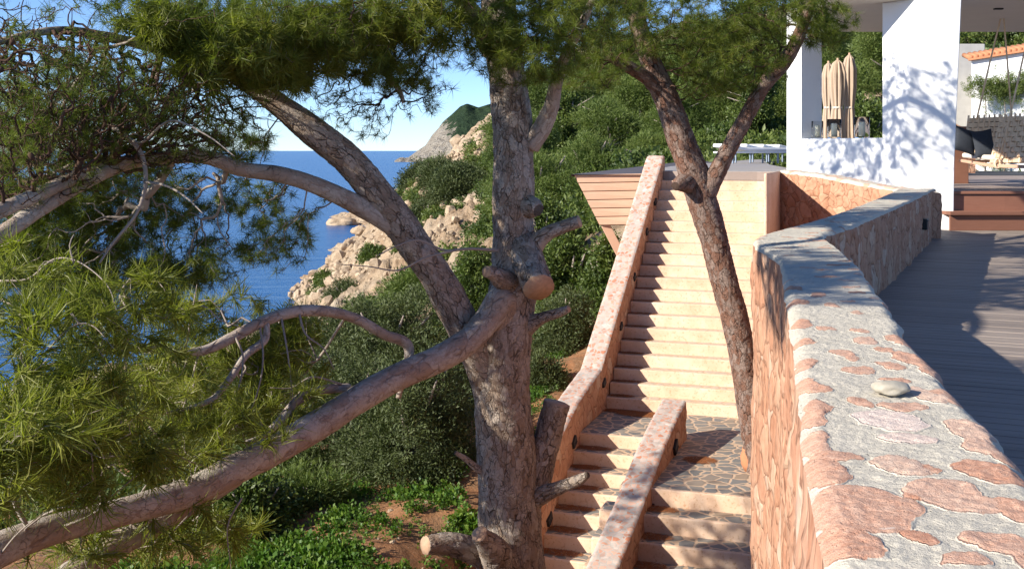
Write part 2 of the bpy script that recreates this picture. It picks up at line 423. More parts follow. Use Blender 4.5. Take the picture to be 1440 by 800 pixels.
M['juniper'] = leaf_mat("juniper_leaves", [(0, (.034, .048, .017)), (.5, (.072, .095, .030)), (1, (.125, .145, .050))], .6, .2)
M['mastic'] = leaf_mat("mastic_leaves", [(0, (.030, .052, .013)), (.5, (.082, .122, .025)), (1, (.165, .20, .045))], .5, .28)
M['lightpine'] = leaf_mat("light_pine_leaves", [(0, (.045, .075, .017)), (.5, (.118, .165, .034)), (1, (.195, .23, .06))], .6, .3)
M['weed'] = leaf_mat("weed_leaves", [(0, (.035, .085, .010)), (.5, (.075, .155, .020)), (1, (.17, .23, .035))], .5, .35)
M['rock'] = None
def rock_mat():
    m = Mat("pale_rock", .93, .15); p = m.pos(); n = m.noise(p, .8, 6, .65); n2 = m.noise(p, 5, 6, .65)
    m.color(m.mix(m.ramp(n2, [(.3, .7), (.5, 0)]), m.ramp(n, [(.3, (.33, .24, .155)), (.6, (.44, .34, .235)), (.8, (.50, .43, .34))]), (.20, .14, .095))); m.bump(n2, .8, .08); return m.m
M['rock'] = rock_mat()
M['black'] = plain("black_metal", (.02, .02, .021), .45, .2, 20)
M['white'] = plain("white_fabric", (.80, .80, .79), .8, .04, 10)
M['beige'] = plain("beige_canvas", (.42, .32, .235), .9, .15, 14)
M['rope'] = plain("tan_rope", (.74, .56, .38), .9, .25, 40)
M['wax'] = plain("cream_wax", (.72, .66, .50), .6, .05, 10)
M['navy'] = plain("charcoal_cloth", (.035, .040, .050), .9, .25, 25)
M['cream'] = plain("cream_cloth", (.60, .54, .46), .9, .1, 20)
M['terracotta'] = plain("terracotta", (.46, .20, .10), .85, .25, 9)
M['bluemetal'] = plain("blue_grey_metal", (.22, .27, .34), .45, .1, 9)
M['pebble'] = plain("river_pebble", (.40, .36, .285), .75, .45, 38)
M['greywall'] = plain("grey_retaining", (.38, .36, .33), .9, .2, 3)

# ============================================================ terrain
_tp = [(-400,1100,6),(0,1000,7),(300,1000,8),(720,985,9),(720,1150,6),(300,860,10),(560,772,12.5),(650,705,14),(735,665,15),(400,765,13),(100,800,12),(-300,900,10),(-300,720,20),
 (600,600,18),(500,560,22),(780,545,18),(815,500,19.5),(620,480,26),(400,520,32),(200,560,30),(0,600,30),(700,430,30),(620,410,38),(800,430,26),(540,430,50),(460,450,60),(380,480,50),(300,560,45),
 (620,345,60),(500,400,85),(440,405,105),(480,372,140),(400,450,103),(300,490,87),(0,540,80),(-300,540,80),(620,312,75),(560,300,110),(540,300,150),(540,320,200),(600,285,200),
 (650,232,95),(610,228,105),(680,193,115),(690,165,150),(640,215,150),(600,250,150),(620,270,180),(700,180,190),
 (760,290,42),(850,262,45),(760,215,85),(850,180,80),(950,225,60),(1050,185,70),(1100,240,45),(1215,190,50),(1390,60,75),(1440,30,90),(1600,0,90),(720,130,140),(900,100,130),(1100,70,120),(1000,40,190),(1400,-60,190),(800,70,190),
 (1000,440,20),(1000,600,16.5),(1000,680,15),(900,660,15.5),(850,740,13),(850,920,12.5),(1100,900,11),(700,785,13),(1300,600,16),(1400,385,20),(1300,500,16),(1300,1100,6),(1200,1200,5),(1500,1000,4),(2200,520,15),(2200,310,40),
 (1440,580,8),(1250,760,6),(1440,500,12),(1340,430,15),(1800,640,8),(1700,400,14),(1250,560,10),(800,900,11.2),(850,1020,10),(700,940,10.5),(780,880,12),(800,820,13.2),(770,760,13.5),(860,420,24),(900,330,28),(950,285,30),(1050,275,35),(1100,262,45),(1300,310,28),(1400,300,30),(1250,240,42),(900,262,38),(1500,260,40)]
_tq = np.array([[(x - 720) / F * 2.2, math.log(D) * 1.5] for x, y, D in _tp]); _tz = np.array([EYE - (y - 212) / F * D for x, y, D in _tp])
_tslope = np.array([-(y - 212) / F for x, y, D in _tp])            # interpolate the slope to the eye: even in perspective
_Rm = np.linalg.norm(_tq[:, None] - _tq[None], axis=2); _Rm = _Rm + .004 * np.eye(len(_Rm))
_A = np.block([[_Rm, np.ones((len(_tq), 1))], [np.ones((1, len(_tq))), np.zeros((1, 1))]])
_W = np.linalg.solve(_A, np.append(_tslope, 0))
def tz(X, Y, rough=True):
    X = np.atleast_1d(np.asarray(X, float)); Y = np.atleast_1d(np.asarray(Y, float))
    q = np.stack([X / Y * 2.2, np.log(Y) * 1.5], 1); s = np.zeros(len(q))
    for a in range(0, len(q), 20000):
        s[a:a + 20000] = np.linalg.norm(q[a:a + 20000, None] - _tq[None], axis=2) @ _W[:-1] + _W[-1]
    z = EYE + s * Y
    if rough:
        p = np.stack([X, Y, np.zeros_like(X)], 1)
        amp = np.clip(Y / 55, .12, 1)
        rk = np.abs(fbm(p * .2, 4, 3)) * 1.8 + (.5 - np.abs(fbm(p * .75, 4, 9))) * 1.3 + np.abs(fbm(p * 2.2, 3, 15)) * .8
        z = z + amp * (rk - 1.1) * sstep(20, 45, Y) + fbm(p * 1.3, 4, 5) * .16
    # cut for the stairs
    ca, sa = math.cos(R(18.5)), math.sin(R(18.5)); ex, ey = X - 2.769, Y - 20.8
    s_ = -(ex * sa + ey * ca); u_ = ex * ca - ey * sa
    st = 13.629 - np.interp(s_, [0, 4.39, 5.88, 8, 14], [0.2, 3.4, 3.4, 4.6, 7.8]) - .6
    w_ = sstep(-.75, -.25, u_) * (1 - sstep(3.6, 4.4, u_)) * sstep(-1, -.2, s_) * (1 - sstep(13, 14, s_))
    z = np.where(w_ > 0, z * (1 - w_) + np.minimum(z, st) * w_, z)
    return z

def build_terrain():
    u = np.concatenate([np.linspace(-1.3, -.5, 50), np.linspace(-.49, .5, 330), np.linspace(.51, 1.3, 50)])
    d = np.exp(np.linspace(math.log(2.2), math.log(240), 400))
    U, D = np.meshgrid(u, d); X = (U * D).ravel(); Y = D.ravel(); Z = tz(X, Y)
    nu = len(u); i = np.arange(len(d) - 1)[:, None] * nu + np.arange(nu - 1)[None]; i = i.ravel()
    me = mesh_np("terrain", np.stack([X, Y, Z], 1), [np.stack([i, i + 1, i + nu + 1, i + nu], 1)], M['terrain'])
    tag(link("terrain", me), kind='structure')
build_terrain()

mb = MB(); S = 60000
mb.poly([(-S, -200, 0), (S, -200, 0), (S, S, 0), (-S, S, 0)], [(0, 1, 2, 3)])
tag(mb.build("sea", M['sea']), kind='structure')

# headland across the bay, 1.4 km off
def build_headland():
    D0 = 1400.
    sil = [(553,231),(562,222),(575,212),(588,203),(597,190),(606,180),(614,168),(626,158),(640,144),(652,140),(668,146),(690,140),(720,120),(760,100),(830,70),(950,40),(1100,0),(1500,0)]
    xs = np.array([p[0] for p in sil], float); ys = np.array([p[1] for p in sil], float)
    nx, nv = 260, 70
    X = np.linspace(553, 1300, nx); top = np.interp(X, xs, ys)
    v = np.linspace(0, 1, nv)
    XX, VV = np.meshgrid(X, v)
    TT = np.interp(XX, X, top)
    ztop = EYE - (TT - 212) / F * D0
    Y = D0 - 30 + (XX - 553) * -.05 + VV ** 1.3 * 160 + (XX > 553) * 0
    base = np.stack([XX * .06, VV * 4, np.zeros_like(XX)], -1).reshape(-1, 3)
    n = fbm(base * 1.2, 5, 2).reshape(XX.shape)
    Z = -2 + (ztop + 2) * np.clip(VV ** .8, 0, 1) + n * 9 * np.sin(np.pi * np.clip(VV, 0, 1)) * 1.2
    Y = Y + n * 28
    scale = 1.0
    Xw = (XX - 720) / F * (D0 + 0 * Y)
    # far side drops back down behind the crest
    back = 12
    Xb = np.repeat(Xw[-1:], back, 0); Yb = Y[-1:] + np.linspace(25, 400, back)[:, None]; Zb = Z[-1:] - (Z[-1:] + 4) * np.linspace(.03, 1, back)[:, None] ** 1.5
    Xw = np.vstack([Xw, Xb]); Y = np.vstack([Y, Yb]); Z = np.vstack([Z, Zb])
    veg = np.clip((XX - 605) / 45 + (VV - .62) * .8 + n * .5, 0, 1); veg = np.vstack([veg, np.ones((back, nx))])
    N = nv + back; i = (np.arange(N - 1)[:, None] * nx + np.arange(nx - 1)[None]).ravel()
    me = mesh_np("headland", np.stack([Xw.ravel(), Y.ravel(), Z.ravel()], 1), [np.stack([i, i + 1, i + nx + 1, i + nx], 1)], M['cliff'], attrs={'veg': veg.ravel()})
    tag(link("headland", me), kind='structure')
build_headland()

# ============================================================ stairs
SD = V((math.sin(SAZ), math.cos(SAZ), 0)); SU = V((math.cos(SAZ), -math.sin(SAZ), 0))
SO = P(933, 240.5, 20.8)
RISE, TREAD = .17, .231
def SP(s, u, z):                              # s metres down the stairs from their top edge, u to the right, z over the sea
    p = SO - SD * s + SU * u; return V((p.x, p.y, z))
ZT = SO.z                                     # level of the pool deck
Z_LAND = ZT - 20 * RISE
stairs = empty("stone_staircase", SP(4.6, 1, Z_LAND))
tag(stairs, "long ochre staircase with slate treads climbing to the pool deck", "staircase")

def flight(name, s0, ztop, n, rise, tread, u0, u1, last_bottom=True, first=0):
    """n steps: riser k falls from level k to level k+1 at s0+k*tread; treads get a slate sheet"""
    body = MB(); tr = MB()
    def u1k(s): return u1(s) if callable(u1) else u1
    for k in range(first, n):
        sa = s0 + k * tread; za = ztop - (k + 1) * rise
        sb = sa + tread
        jit = (random.random() - .5) * .012
        # the solid under this tread, nosing slightly rounded by the bevel
        pts = [SP(sa - .02, u0, 0), SP(sa - .02, u1k(sa), 0), SP(sb + jit, u1k(sa), 0), SP(sb + jit, u0, 0)]
        body.prism([(p.x, p.y) for p in pts], za - .75, za)
        q = [SP(sa + .004, u0 + .004, 0), SP(sa + .004, u1k(sa) - .004, 0), SP(sb - .045, u1k(sa) - .004, 0), SP(sb - .045, u0 + .004, 0)]
        tr.prism([(p.x, p.y) for p in q], za - .02, za + .004)
    return body, tr
b, t = flight("upper", 0, ZT, 19, RISE, TREAD, 0, 2.03)
top = [SP(-.3, 0, 0), SP(-.3, 2.03, 0), SP(0, 2.03, 0), SP(0, 0, 0)]
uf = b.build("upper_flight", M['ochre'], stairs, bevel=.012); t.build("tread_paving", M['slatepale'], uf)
mb = MB(); sl = 19 * TREAD
SL1, SL2 = 5.88, 0
zl = Z_LAND
mb.prism([tuple(SP(sl - .02, 0, 0)[:2]), tuple(SP(sl - .02, 3.4, 0)[:2]), tuple(SP(8.05, 3.4, 0)[:2]), tuple(SP(8.05, 1.05, 0)[:2]), tuple(SP(5.88, 1.05, 0)[:2]), tuple(SP(5.88, 0, 0)[:2])], zl - 1.2, zl)
la = mb.build("landing", M['ochre'], stairs, bevel=.012)
mb = MB(); mb.prism([tuple(SP(sl + .004, .004, 0)[:2]), tuple(SP(sl + .004, 3.39, 0)[:2]), tuple(SP(8.0, 3.39, 0)[:2]), tuple(SP(8.0, 1.06, 0)[:2]), tuple(SP(5.83, 1.06, 0)[:2]), tuple(SP(5.83, .004, 0)[:2])], zl - .02, zl + .005)
mb.build("landing_paving", M['slate'], la)
b, t = flight("left", 5.88 , zl, 13, .167, .325, -.02, 1.12)
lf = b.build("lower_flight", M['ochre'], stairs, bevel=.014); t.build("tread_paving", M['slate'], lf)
b, t = flight("right", 8.05, zl, 9, .19, .345, .9, 3.6)
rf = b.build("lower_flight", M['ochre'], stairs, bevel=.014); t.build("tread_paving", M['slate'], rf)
# fallen brown needles swept into the tread corners
def litter_patch(cs, cu, z, rs, ru, n, mbx, seed):
    r = random.Random(seed)
    for _ in range(n):
        a = r.random() * 6.28; q = math.sqrt(r.random()); s_ = cs + rs * q * math.cos(a); u_ = cu + ru * q * math.sin(a); th = r.random() * 3.14; L = .03 + .04 * r.random()
        p = SP(s_, u_, z + .006 + .006 * r.random()); dx, dy = math.cos(th) * L, math.sin(th) * L; w = .0022
        mbx.poly([(p.x - dx, p.y - dy, p.z), (p.x + dy / L * w, p.y - dx / L * w, p.z + .003), (p.x + dx, p.y + dy, p.z), (p.x - dy / L * w, p.y + dx / L * w, p.z + .003)], [(0, 1, 2, 3)])
mb = MB()
for k in range(5, 19): litter_patch(k * TREAD + .11, .2, ZT - (k + 1) * RISE + .004, .08, .18 + .1 * random.random(), 420, mb, k)
litter_patch(sl + .22, .62, zl + .005, .16, .42, 2200, mb, 77); litter_patch(sl + .12, .25, zl + .005, .1, .3, 900, mb, 78)
for k in range(0, 9): litter_patch(5.88 + k * .325 + .12, .2, zl - (k + 1) * .167 + .004, .1, .2 + .12 * random.random(), 600, mb, 100 + k)
for k in range(0, 6): litter_patch(8.05 + k * .345 + .14, 1.5, zl - (k + 1) * .19 + .004, .1, .25, 500, mb, 140 + k)
litter_patch(6.75, 1.75, zl + .005, .16, .2, 700, mb, 160)
M['litter'] = plain("fallen_needles", (.34, .13, .05), .9, .35, 30, .1, 0)
tag(mb.build("fallen_needles", M['litter']), "rust brown pine needles drifted into the corners of the steps", "pine needles", kind='stuff')

# ---- swept stone walls
def sweep_wall(name, lefts, rights, zbots, parent, side_mat, cap_m, step=.03, cols=24, skirt=26, rough=.02, seed=0, round_=.02):
    """lefts/rights: matching lists of top-edge points; a rough stone body with its own cap mesh"""
    L = np.array([tuple(p) for p in lefts]); Rr = np.array([tuple(p) for p in rights]); zb = np.array(zbots, float)
    seg = np.maximum(np.linalg.norm(np.diff(L, axis=0), axis=1), np.linalg.norm(np.diff(Rr, axis=0), axis=1)); cum = np.concatenate([[0], np.cumsum(seg)])
    n = max(4, int(cum[-1] / step)); t = np.unique(np.concatenate([np.linspace(0, cum[-1], n), cum]))
    f = lambda A: np.stack([np.interp(t, cum, A[:, k]) for k in range(3)], 1)
    L, Rr = f(L), f(Rr); zb = np.interp(t, cum, zb); n = len(t)
    w = np.linspace(0, 1, cols)
    T = L[:, None] * (1 - w)[None, :, None] + Rr[:, None] * w[None, :, None]
    e = (Rr - L); e /= np.linalg.norm(e, axis=1)[:, None]
    nz = fbm(T.reshape(-1, 3) * 14, 4, seed).reshape(n, cols)
    rd = np.minimum(w, 1 - w)[None] * np.linalg.norm(Rr - L, axis=1)[:, None]
    T[..., 2] += nz * rough * .7 - round_ * np.clip(1 - rd / round_, 0, 1) ** 2
    q = np.linspace(0, 1, skirt) ** 1.3
    def side(A, sgn):
        Z = A[:, 2][:, None] * (1 - q)[None] + zb[:, None] * q[None]
        S_ = np.repeat(A[:, None], skirt, 1).copy(); S_[..., 2] = Z
        o = fbm(S_.reshape(-1, 3) * 7, 4, seed + 5).reshape(n, skirt) * rough * 1.6 * np.clip(q * 12, 0, 1)[None]
        S_[..., :2] += (e[:, None, :2] * sgn) * o[..., None]
        return S_
    SL_, SR_ = side(T[:, 0], -1), side(T[:, -1], 1)
    def grid(G, flip=False):
        a, b_ = G.shape[:2]; i = (np.arange(a - 1)[:, None] * b_ + np.arange(b_ - 1)[None]).ravel()
        F_ = np.stack([i, i + 1, i + b_ + 1, i + b_], 1); return F_[:, ::-1] if flip else F_
    V_ = np.concatenate([SL_.reshape(-1, 3), SR_.reshape(-1, 3)]); off = SL_.shape[0] * SL_.shape[1]
    fs = [grid(SL_, False)[:, ::-1], grid(SR_, False) + off]
    # ends
    ends = []
    for idx, flip in ((0, False), (n - 1, True)):
        k = len(V_); ww = np.linspace(0, 1, cols); zt = T[idx, :, 2]
        E = SL_[idx][None] * (1 - ww)[:, None, None] + SR_[idx][None] * ww[:, None, None]
        E = E.copy(); E[..., 2] = zt[:, None] * (1 - q)[None] + zb[idx] * q[None]
        V_ = np.concatenate([V_, E.reshape(-1, 3)]); g = grid(E, flip); fs.append(g + k)
    body = link(name, mesh_np(name, V_, fs, side_mat), parent)
    return body, T, grid(T, True)

ON = -.31                                     # outer face of the left parapet
prof = [(-.12, ZT + .28), (0, ZT + .27), (3.05, 14 - 2.10), (4.66, 14 - 3.14), (5.97, 14 - 3.36), (6.9, 14 - 3.66), (7.41, 14 - 4.02), (9.3, 14 - 5.0), (11, 14 - 5.9)]
lw = empty("parapet_wall", SP(5, -.15, Z_LAND)); tag(lw, "tall speckled parapet wall running down the seaward side of the stairs", "parapet wall")
body, T, fc = sweep_wall("wall_body", [SP(s, ON, z) for s, z in prof], [SP(s, 0, z) for s, z in prof], [z - 2.6 for s, z in prof], lw, M['masonry'], None, .04, 14, 30, .022, 3)
link("coping", mesh_np("coping", T.reshape(-1, 3), [fc], M['rcap']), lw)
def step_light(s, u, z, parent, w=.17, h=.085):
    mb = MB()
    ca, sa = SD, V((0, 0, 1))
    c = SP(s, u, z); sl_ = -.45
    d = (SD * 1 + V((0, 0, .52))).normalized(); n_ = SU
    y = d.cross(n_).normalized()
    m = Matrix(((n_.x, d.x, y.x, c.x), (n_.y, d.y, y.y, c.y), (n_.z, d.z, y.z, c.z), (0, 0, 0, 1)))
    mb.box(None, (.05, w, h), M=m)
    mb.box(None, (.065, w * .8, .016), M=m @ Matrix.Translation((0, 0, h * .38)))
    return mb.build("step_light", M['black'], parent, bevel=.006)
for x, y in ((920.5, 284), (908.5, 326), (891, 389.5), (872, 458.5), (848, 538)):
    X0, D0 = SO.x, SO.y; s = (X0 - (x - 720) / F * D0) / (SD.x - (x - 720) / F * SD.y); D = D0 - SD.y * s
    step_light(s, 0.008, EYE - (y - 212) / F * D, lw, .15, .075)
for x, y in ((806, 621), (771, 729)):
    X0, D0 = SO.x, SO.y; s = (X0 - (x - 720) / F * D0) / (SD.x - (x - 720) / F * SD.y); D = D0 - SD.y * s
    step_light(s, 0.008, EYE - (y - 212) / F * D, lw, .17, .1)

mw = empty("parapet_wall", (2.0, 13.3, Z_LAND)); tag(mw, "shorter speckled parapet wall splitting the stairs into two flights below the landing", "parapet wall")
MO = V((2.275, 14.86, 0))
mprof = [(0, 14 - 3.262), (.8, 14 - 3.375), (1.6, 14 - 3.53), (2.69, 14 - 3.83), (3.96, 14 - 4.12), (6, 14 - 4.95)]
mp_ = lambda s, u, z: V((MO.x - SD.x * s + SU.x * u, MO.y - SD.y * s + SU.y * u, z))
body, T, fc = sweep_wall("wall_body", [mp_(s, -.32, z) for s, z in mprof], [mp_(s, 0, z) for s, z in mprof], [z - 1.9 for s, z in mprof], mw, M['masonry'], None, .03, 16, 26, .02, 8)
link("coping", mesh_np("coping", T.reshape(-1, 3), [fc], M['rcap']), mw)
for x, y in ((948, 628), (917, 711)):
    s = (MO.x - (x - 720) / F * MO.y) / (SD.x - (x - 720) / F * SD.y); D = MO.y - SD.y * s
    ss = s + (SO.y - MO.y) / SD.y; base = mp_(s, .012, EYE - (y - 212) / F * D)
    mb = MB(); d = (SD + V((0, 0, .5))).normalized(); yv = d.cross(SU).normalized()
    m = Matrix(((SU.x, d.x, yv.x, base.x), (SU.y, d.y, yv.y, base.y), (SU.z, d.z, yv.z, base.z), (0, 0, 0, 1)))
    mb.box(None, (.05, .19, .11), M=m); mb.box(None, (.065, .15, .018), M=m @ Matrix.Translation((0, 0, .04))); mb.build("step_light", M['black'], mw, bevel=.006)

# ============================================================ zigzag foreground wall
HW, HE = .60, 1.36                            # wall top and lower deck below the eye
def TP(x, y): return P(x, y, F * HW / (y - 212))
pairs = [((1165, 800), (1533, 770)), ((1147, 700), (1462, 686)), ((1132, 600), (1389, 600)), ((1120, 520), (1327, 528)), ((1110, 460), (1277, 470)), ((1106, 425), (1250, 430)), ((1101, 395), (1215, 380)), ((1097, 366), (1175, 345)), ((1079, 354), (1163, 336.5)), ((1062, 345), (1158, 333.5)), ((1060, 338), (1156, 332.5)), ((1064, 332), (1156, 331.5)),
         ((1075, 328), (1160, 330)), ((1097, 322), (1170, 326)), ((1135, 312.5), (1195, 318)), ((1185, 297.5), (1232, 303)), ((1232, 279.5), (1280, 282)), ((1262, 266), (1315, 265))]
Ls = [TP(*a) for a, b in pairs]; Rs = [TP(*b) for a, b in pairs]
d0 = (Ls[0] - Ls[1]); Ls.insert(0, Ls[0] + d0.normalized() * 1.1); d1 = (Rs[0] - Rs[1]); Rs.insert(0, Rs[0] + d1.normalized() * 1.15)
for p in Ls + Rs: p.z = EYE - HW

zig = empty("stone_wall", (1.6, 5, EYE - HE)); tag(zig, "thick zigzag stone wall with a rough mortar top bordering the dark deck", "stone wall")
def build_zigzag():
    L = np.array([tuple(p) for p in Ls]); Rr = np.array([tuple(p) for p in Rs])
    seg = np.maximum(np.linalg.norm(np.diff(L, axis=0), axis=1), np.linalg.norm(np.diff(Rr, axis=0), axis=1)); cum = np.concatenate([[0], np.cumsum(seg)])
    # rows get longer with distance
    ts = [0.]; Dm = lambda t: max(.6, np.interp(t, cum, (L[:, 1] + Rr[:, 1]) / 2))
    while ts[-1] < cum[-1]: ts.append(ts[-1] + Dm(ts[-1]) * .0026)
    t = np.array(ts); t[-1] = cum[-1]
    f = lambda A: np.stack([np.interp(t, cum, A[:, k]) for k in range(3)], 1)
    L, Rr = f(L), f(Rr); n = len(t); cols = 110
    lo = fbm(np.stack([t * 3.2, t * 0, t * 0], 1), 4, 31) * .018; ro = fbm(np.stack([t * 3.2, t * 0 + 5, t * 0], 1), 4, 35) * .03
    e = Rr - L; wd = np.linalg.norm(e, axis=1); e /= wd[:, None]
    fade = np.clip((L[:, 1] - .3) / 1, 0, 1)
    L = L + e * (lo * fade)[:, None]; Rr = Rr + e * (ro * fade)[:, None]
    w = .5 - .5 * np.cos(np.linspace(0, 1, cols) * np.pi); w = .6 * w + .4 * np.linspace(0, 1, cols)
    T = L[:, None] * (1 - w)[None, :, None] + Rr[:, None] * w[None, :, None]
    pts = T.reshape(-1, 3)
    # stones showing in the mortar: (pixel x, y, half width px, half height px, hue)
    seen = [(1215,715,88,40,.45),(1180,760,50,30,.35),(1262,655,46,16,.75),(1340,697,58,28,.62),(1255,592,52,15,.95),(1275,618,40,9,.92),(1293,760,28,13,.2),(1405,765,55,16,.5),(1365,605,32,16,.72),(1385,628,40,14,.62),(1160,660,30,22,.4),(1150,620,26,16,.5),
            (1170,640,45,8,.42),(1145,580,22,20,.42),(1137,540,22,13,.4),(1265,572,38,7,.55),(1205,567,17,10,.45),(1210,522,24,6,.5),(1255,535,22,5,.42),(1200,505,14,5,.5),(1252,515,18,6,.45),(1180,497,17,5,.5),(1245,492,16,5,.4),(1215,480,20,6,.65),(1130,510,19,9,.4),(1127,480,16,6,.38),
            (1125,455,16,7,.35),(1205,466,14,3.5,.5),(1160,462,12,3,.5),(1300,556,30,12,.8),(1330,520,40,14,.45),(1347,560,34,12,.5),(1395,665,52,20,.3),(1285,505,28,11,.42),(1268,478,22,8,.45),(1415,640,30,12,.5),(1260,428,13,5,.4),(1205,440,9,3,.6),(1170,430,12,3,.5),(1150,415,14,4,.4),(1120,425,14,4,.3),(1115,405,12,4,.3),
            (1240,740,30,9,.88),(1440,720,40,20,.4),(1470,790,60,22,.5),(1350,790,40,12,.5),(1380,570,18,8,.42),(1310,660,14,6,.35),(1290,700,10,5,.3)]
    st = np.zeros(len(pts)); hue = np.full(len(pts), .5); bulge = np.zeros(len(pts))
    S_ = []
    for x, y, a, b_, h in seen:
        c = TP(x, y); D = c.y; hx = a / F * D; hy = abs(TP(x, y - b_).y - TP(x, y + b_).y) / 2; S_.append((c.x, c.y, hx, hy, h))
    r = random.Random(4)
    for _ in range(330):
        k = r.randrange(n); tt = r.random(); p = L[k] * (1 - tt) + Rr[k] * tt
        if 1.63 < p[1] < 4.4: continue
        a = r.uniform(.03, .07); b_ = a * r.uniform(.4, .8)
        if all((p[0] - q[0]) ** 2 + (p[1] - q[1]) ** 2 > (a + max(q[2], q[3]) + .03) ** 2 for q in S_): S_.append((p[0], p[1], a, b_, r.uniform(.2, .75)))
    wob = np.stack([fbm(pts * 12, 4, 51), fbm(pts * 12, 4, 57)], 1) * .036
    px, py = pts[:, 0] + wob[:, 0], pts[:, 1] + wob[:, 1]
    for j, (cx, cy, hx, hy, h) in enumerate(S_):
        m = np.abs(py - cy) < hy * 1.6 + .05
        if not m.any(): continue
        ang = ((j * 37) % 40 - 20) * .012
        dx, dy = px[m] - cx, py[m] - cy
        q = 1.12 - ((np.abs(dx + dy * ang) / hx) ** 2.3 + (np.abs(dy - dx * ang) / hy) ** 2.3) ** .435
        v = np.clip(.5 + (q - .22) * 2.6, 0, 1); idx = np.where(m)[0]; better = v > st[idx]
        st[idx[better]] = v[better]; hue[idx[better]] = h
    rough = fbm(pts * 90, 3, 61) * .004 + fbm(pts * 26, 3, 63) * .004 + fbm(pts * 6, 2, 66) * .006
    stone_h = sstep(.4, .75, st)
    dz = rough * (1 - .35 * stone_h) + stone_h * (.004 + fbm(pts * 34, 4, 71) * .005)
    gd = wd[:, None] * np.minimum(w, 1 - w)[None]
    rr = .05; rnd_ = -(rr * .55) * np.clip(1 - gd / rr, 0, 1) ** 2.2
    T = T.copy(); T[..., 2] += dz.reshape(n, cols) + rnd_
    i = (np.arange(n - 1)[:, None] * cols + np.arange(cols - 1)[None]).ravel()
    me = mesh_np("coping", T.reshape(-1, 3), [np.stack([i, i + cols, i + cols + 1, i + 1], 1)], M['cap'], attrs={'stone': st, 'hue': hue})
    link("coping", me, zig)
    # faces
    sk = 70
    def face(A, zb, sgn, zl):
        k = np.arange(0, n, 2); A = A[k]; q = np.linspace(0, 1, sk) ** 1.4
        G = np.repeat(A[:, None], sk, 1).copy(); G[..., 2] = A[:, 2][:, None] * (1 - q)[None] + zb * q[None]
        pp = G.reshape(-1, 3); wp = pp + np.stack([fbm(pp * 3, 2, s_) for s_ in (1, 2, 3)], 1) * .2
        f1, ed, idr = worley(wp * (5.2, 5.2, 4.2), 6)
        o = (fbm(pp * np.array([5, 5, 3.2]), 3, 6) * .045 + fbm(pp * 18, 3, 4) * .022).reshape(len(k), sk)
        o = o * np.clip(q * 30, 0, 1)[None]
        G[..., :2] += e[k][:, None, :2] * sgn * o[..., None]
        i = (np.arange(len(k) - 1)[:, None] * sk + np.arange(sk - 1)[None]).ravel()
        F_ = np.stack([i, i + 1, i + sk + 1, i + sk], 1)
        return G, (F_ if sgn > 0 else F_[:, ::-1])
    G1, F1 = face(T[:, 0], EYE - 5.6, -1, 0); G2, F2 = face(T[:, -1], EYE - HE - .05, 1, 0)
    # far end face
    q = np.linspace(0, 1, sk) ** 1.4; E = T[-1][:, None].repeat(sk, 1).copy(); E[..., 2] = T[-1][:, 2][:, None] * (1 - q) + (EYE - HE - .05) * q
    i = (np.arange(cols - 1)[:, None] * sk + np.arange(sk - 1)[None]).ravel(); FE = np.stack([i, i + sk, i + sk + 1, i + 1], 1)
    o1 = G1.shape[0] * sk; o2 = o1 + G2.shape[0] * sk
    me = mesh_np("wall_body", np.concatenate([G1.reshape(-1, 3), G2.reshape(-1, 3), E.reshape(-1, 3)]), [F1, F2 + o1, FE + o2], M['masonry'])
    link("wall_body", me, zig)
build_zigzag()
# bulkhead light on the deck side
mb = MB(); a, b2 = Rs[-2], Rs[-1]; bd = (b2 - a).normalized(); bn = V((bd.y, -bd.x, 0))
kx = 1297; tt = None
# intersect the view ray of the lamp with the wall face
sx = (kx - 720) / F; tt = (a.x - sx * a.y) / (sx * bd.y - bd.x); c = a + bd * tt; c.z = EYE - (315 - 212) / F * c.y
m = Matrix(((bn.x, bd.x, 0, c.x + bn.x * .03), (bn.y, bd.y, 0, c.y + bn.y * .03), (0, 0, 1, c.z), (0, 0, 0, 1)))
mb.box(None, (.09, .24, .15), M=m); mb.box(None, (.11, .2, .03), M=m @ Matrix.Translation((0, 0, .05)))
mb.build("wall_light", M['black'], zig, bevel=.02)

# pebble lying on the mortar
def blob_mesh(name, mat, r, seed, amp=.12, sub=3, fr=1.6):
    import bmesh
    bm = bmesh.new(); bmesh.ops.create_icosphere(bm, subdivisions=sub, radius=1)
    co = np.array([v.co[:] for v in bm.verts]); d = 1 + amp * fbm(co * fr + seed * 3.7, 4, seed)
    co = co * d[:, None] * np.array(r)
    for v, c in zip(bm.verts, co): v.co = c
    me = bpy.data.meshes.new(name); bm.to_mesh(me); bm.free(); me.materials.append(mat)
    me.polygons.foreach_set("use_smooth", [True] * len(me.polygons)); return me
c = TP(1252, 556)
tag(link("pebble", blob_mesh("pebble", M['pebble'], (.046, .037, .017), 3, .42, 3, 1.2), None, (c.x, c.y, EYE - HW + .019)), "smooth pale pebble lying on top of the mortar wall", "pebble")

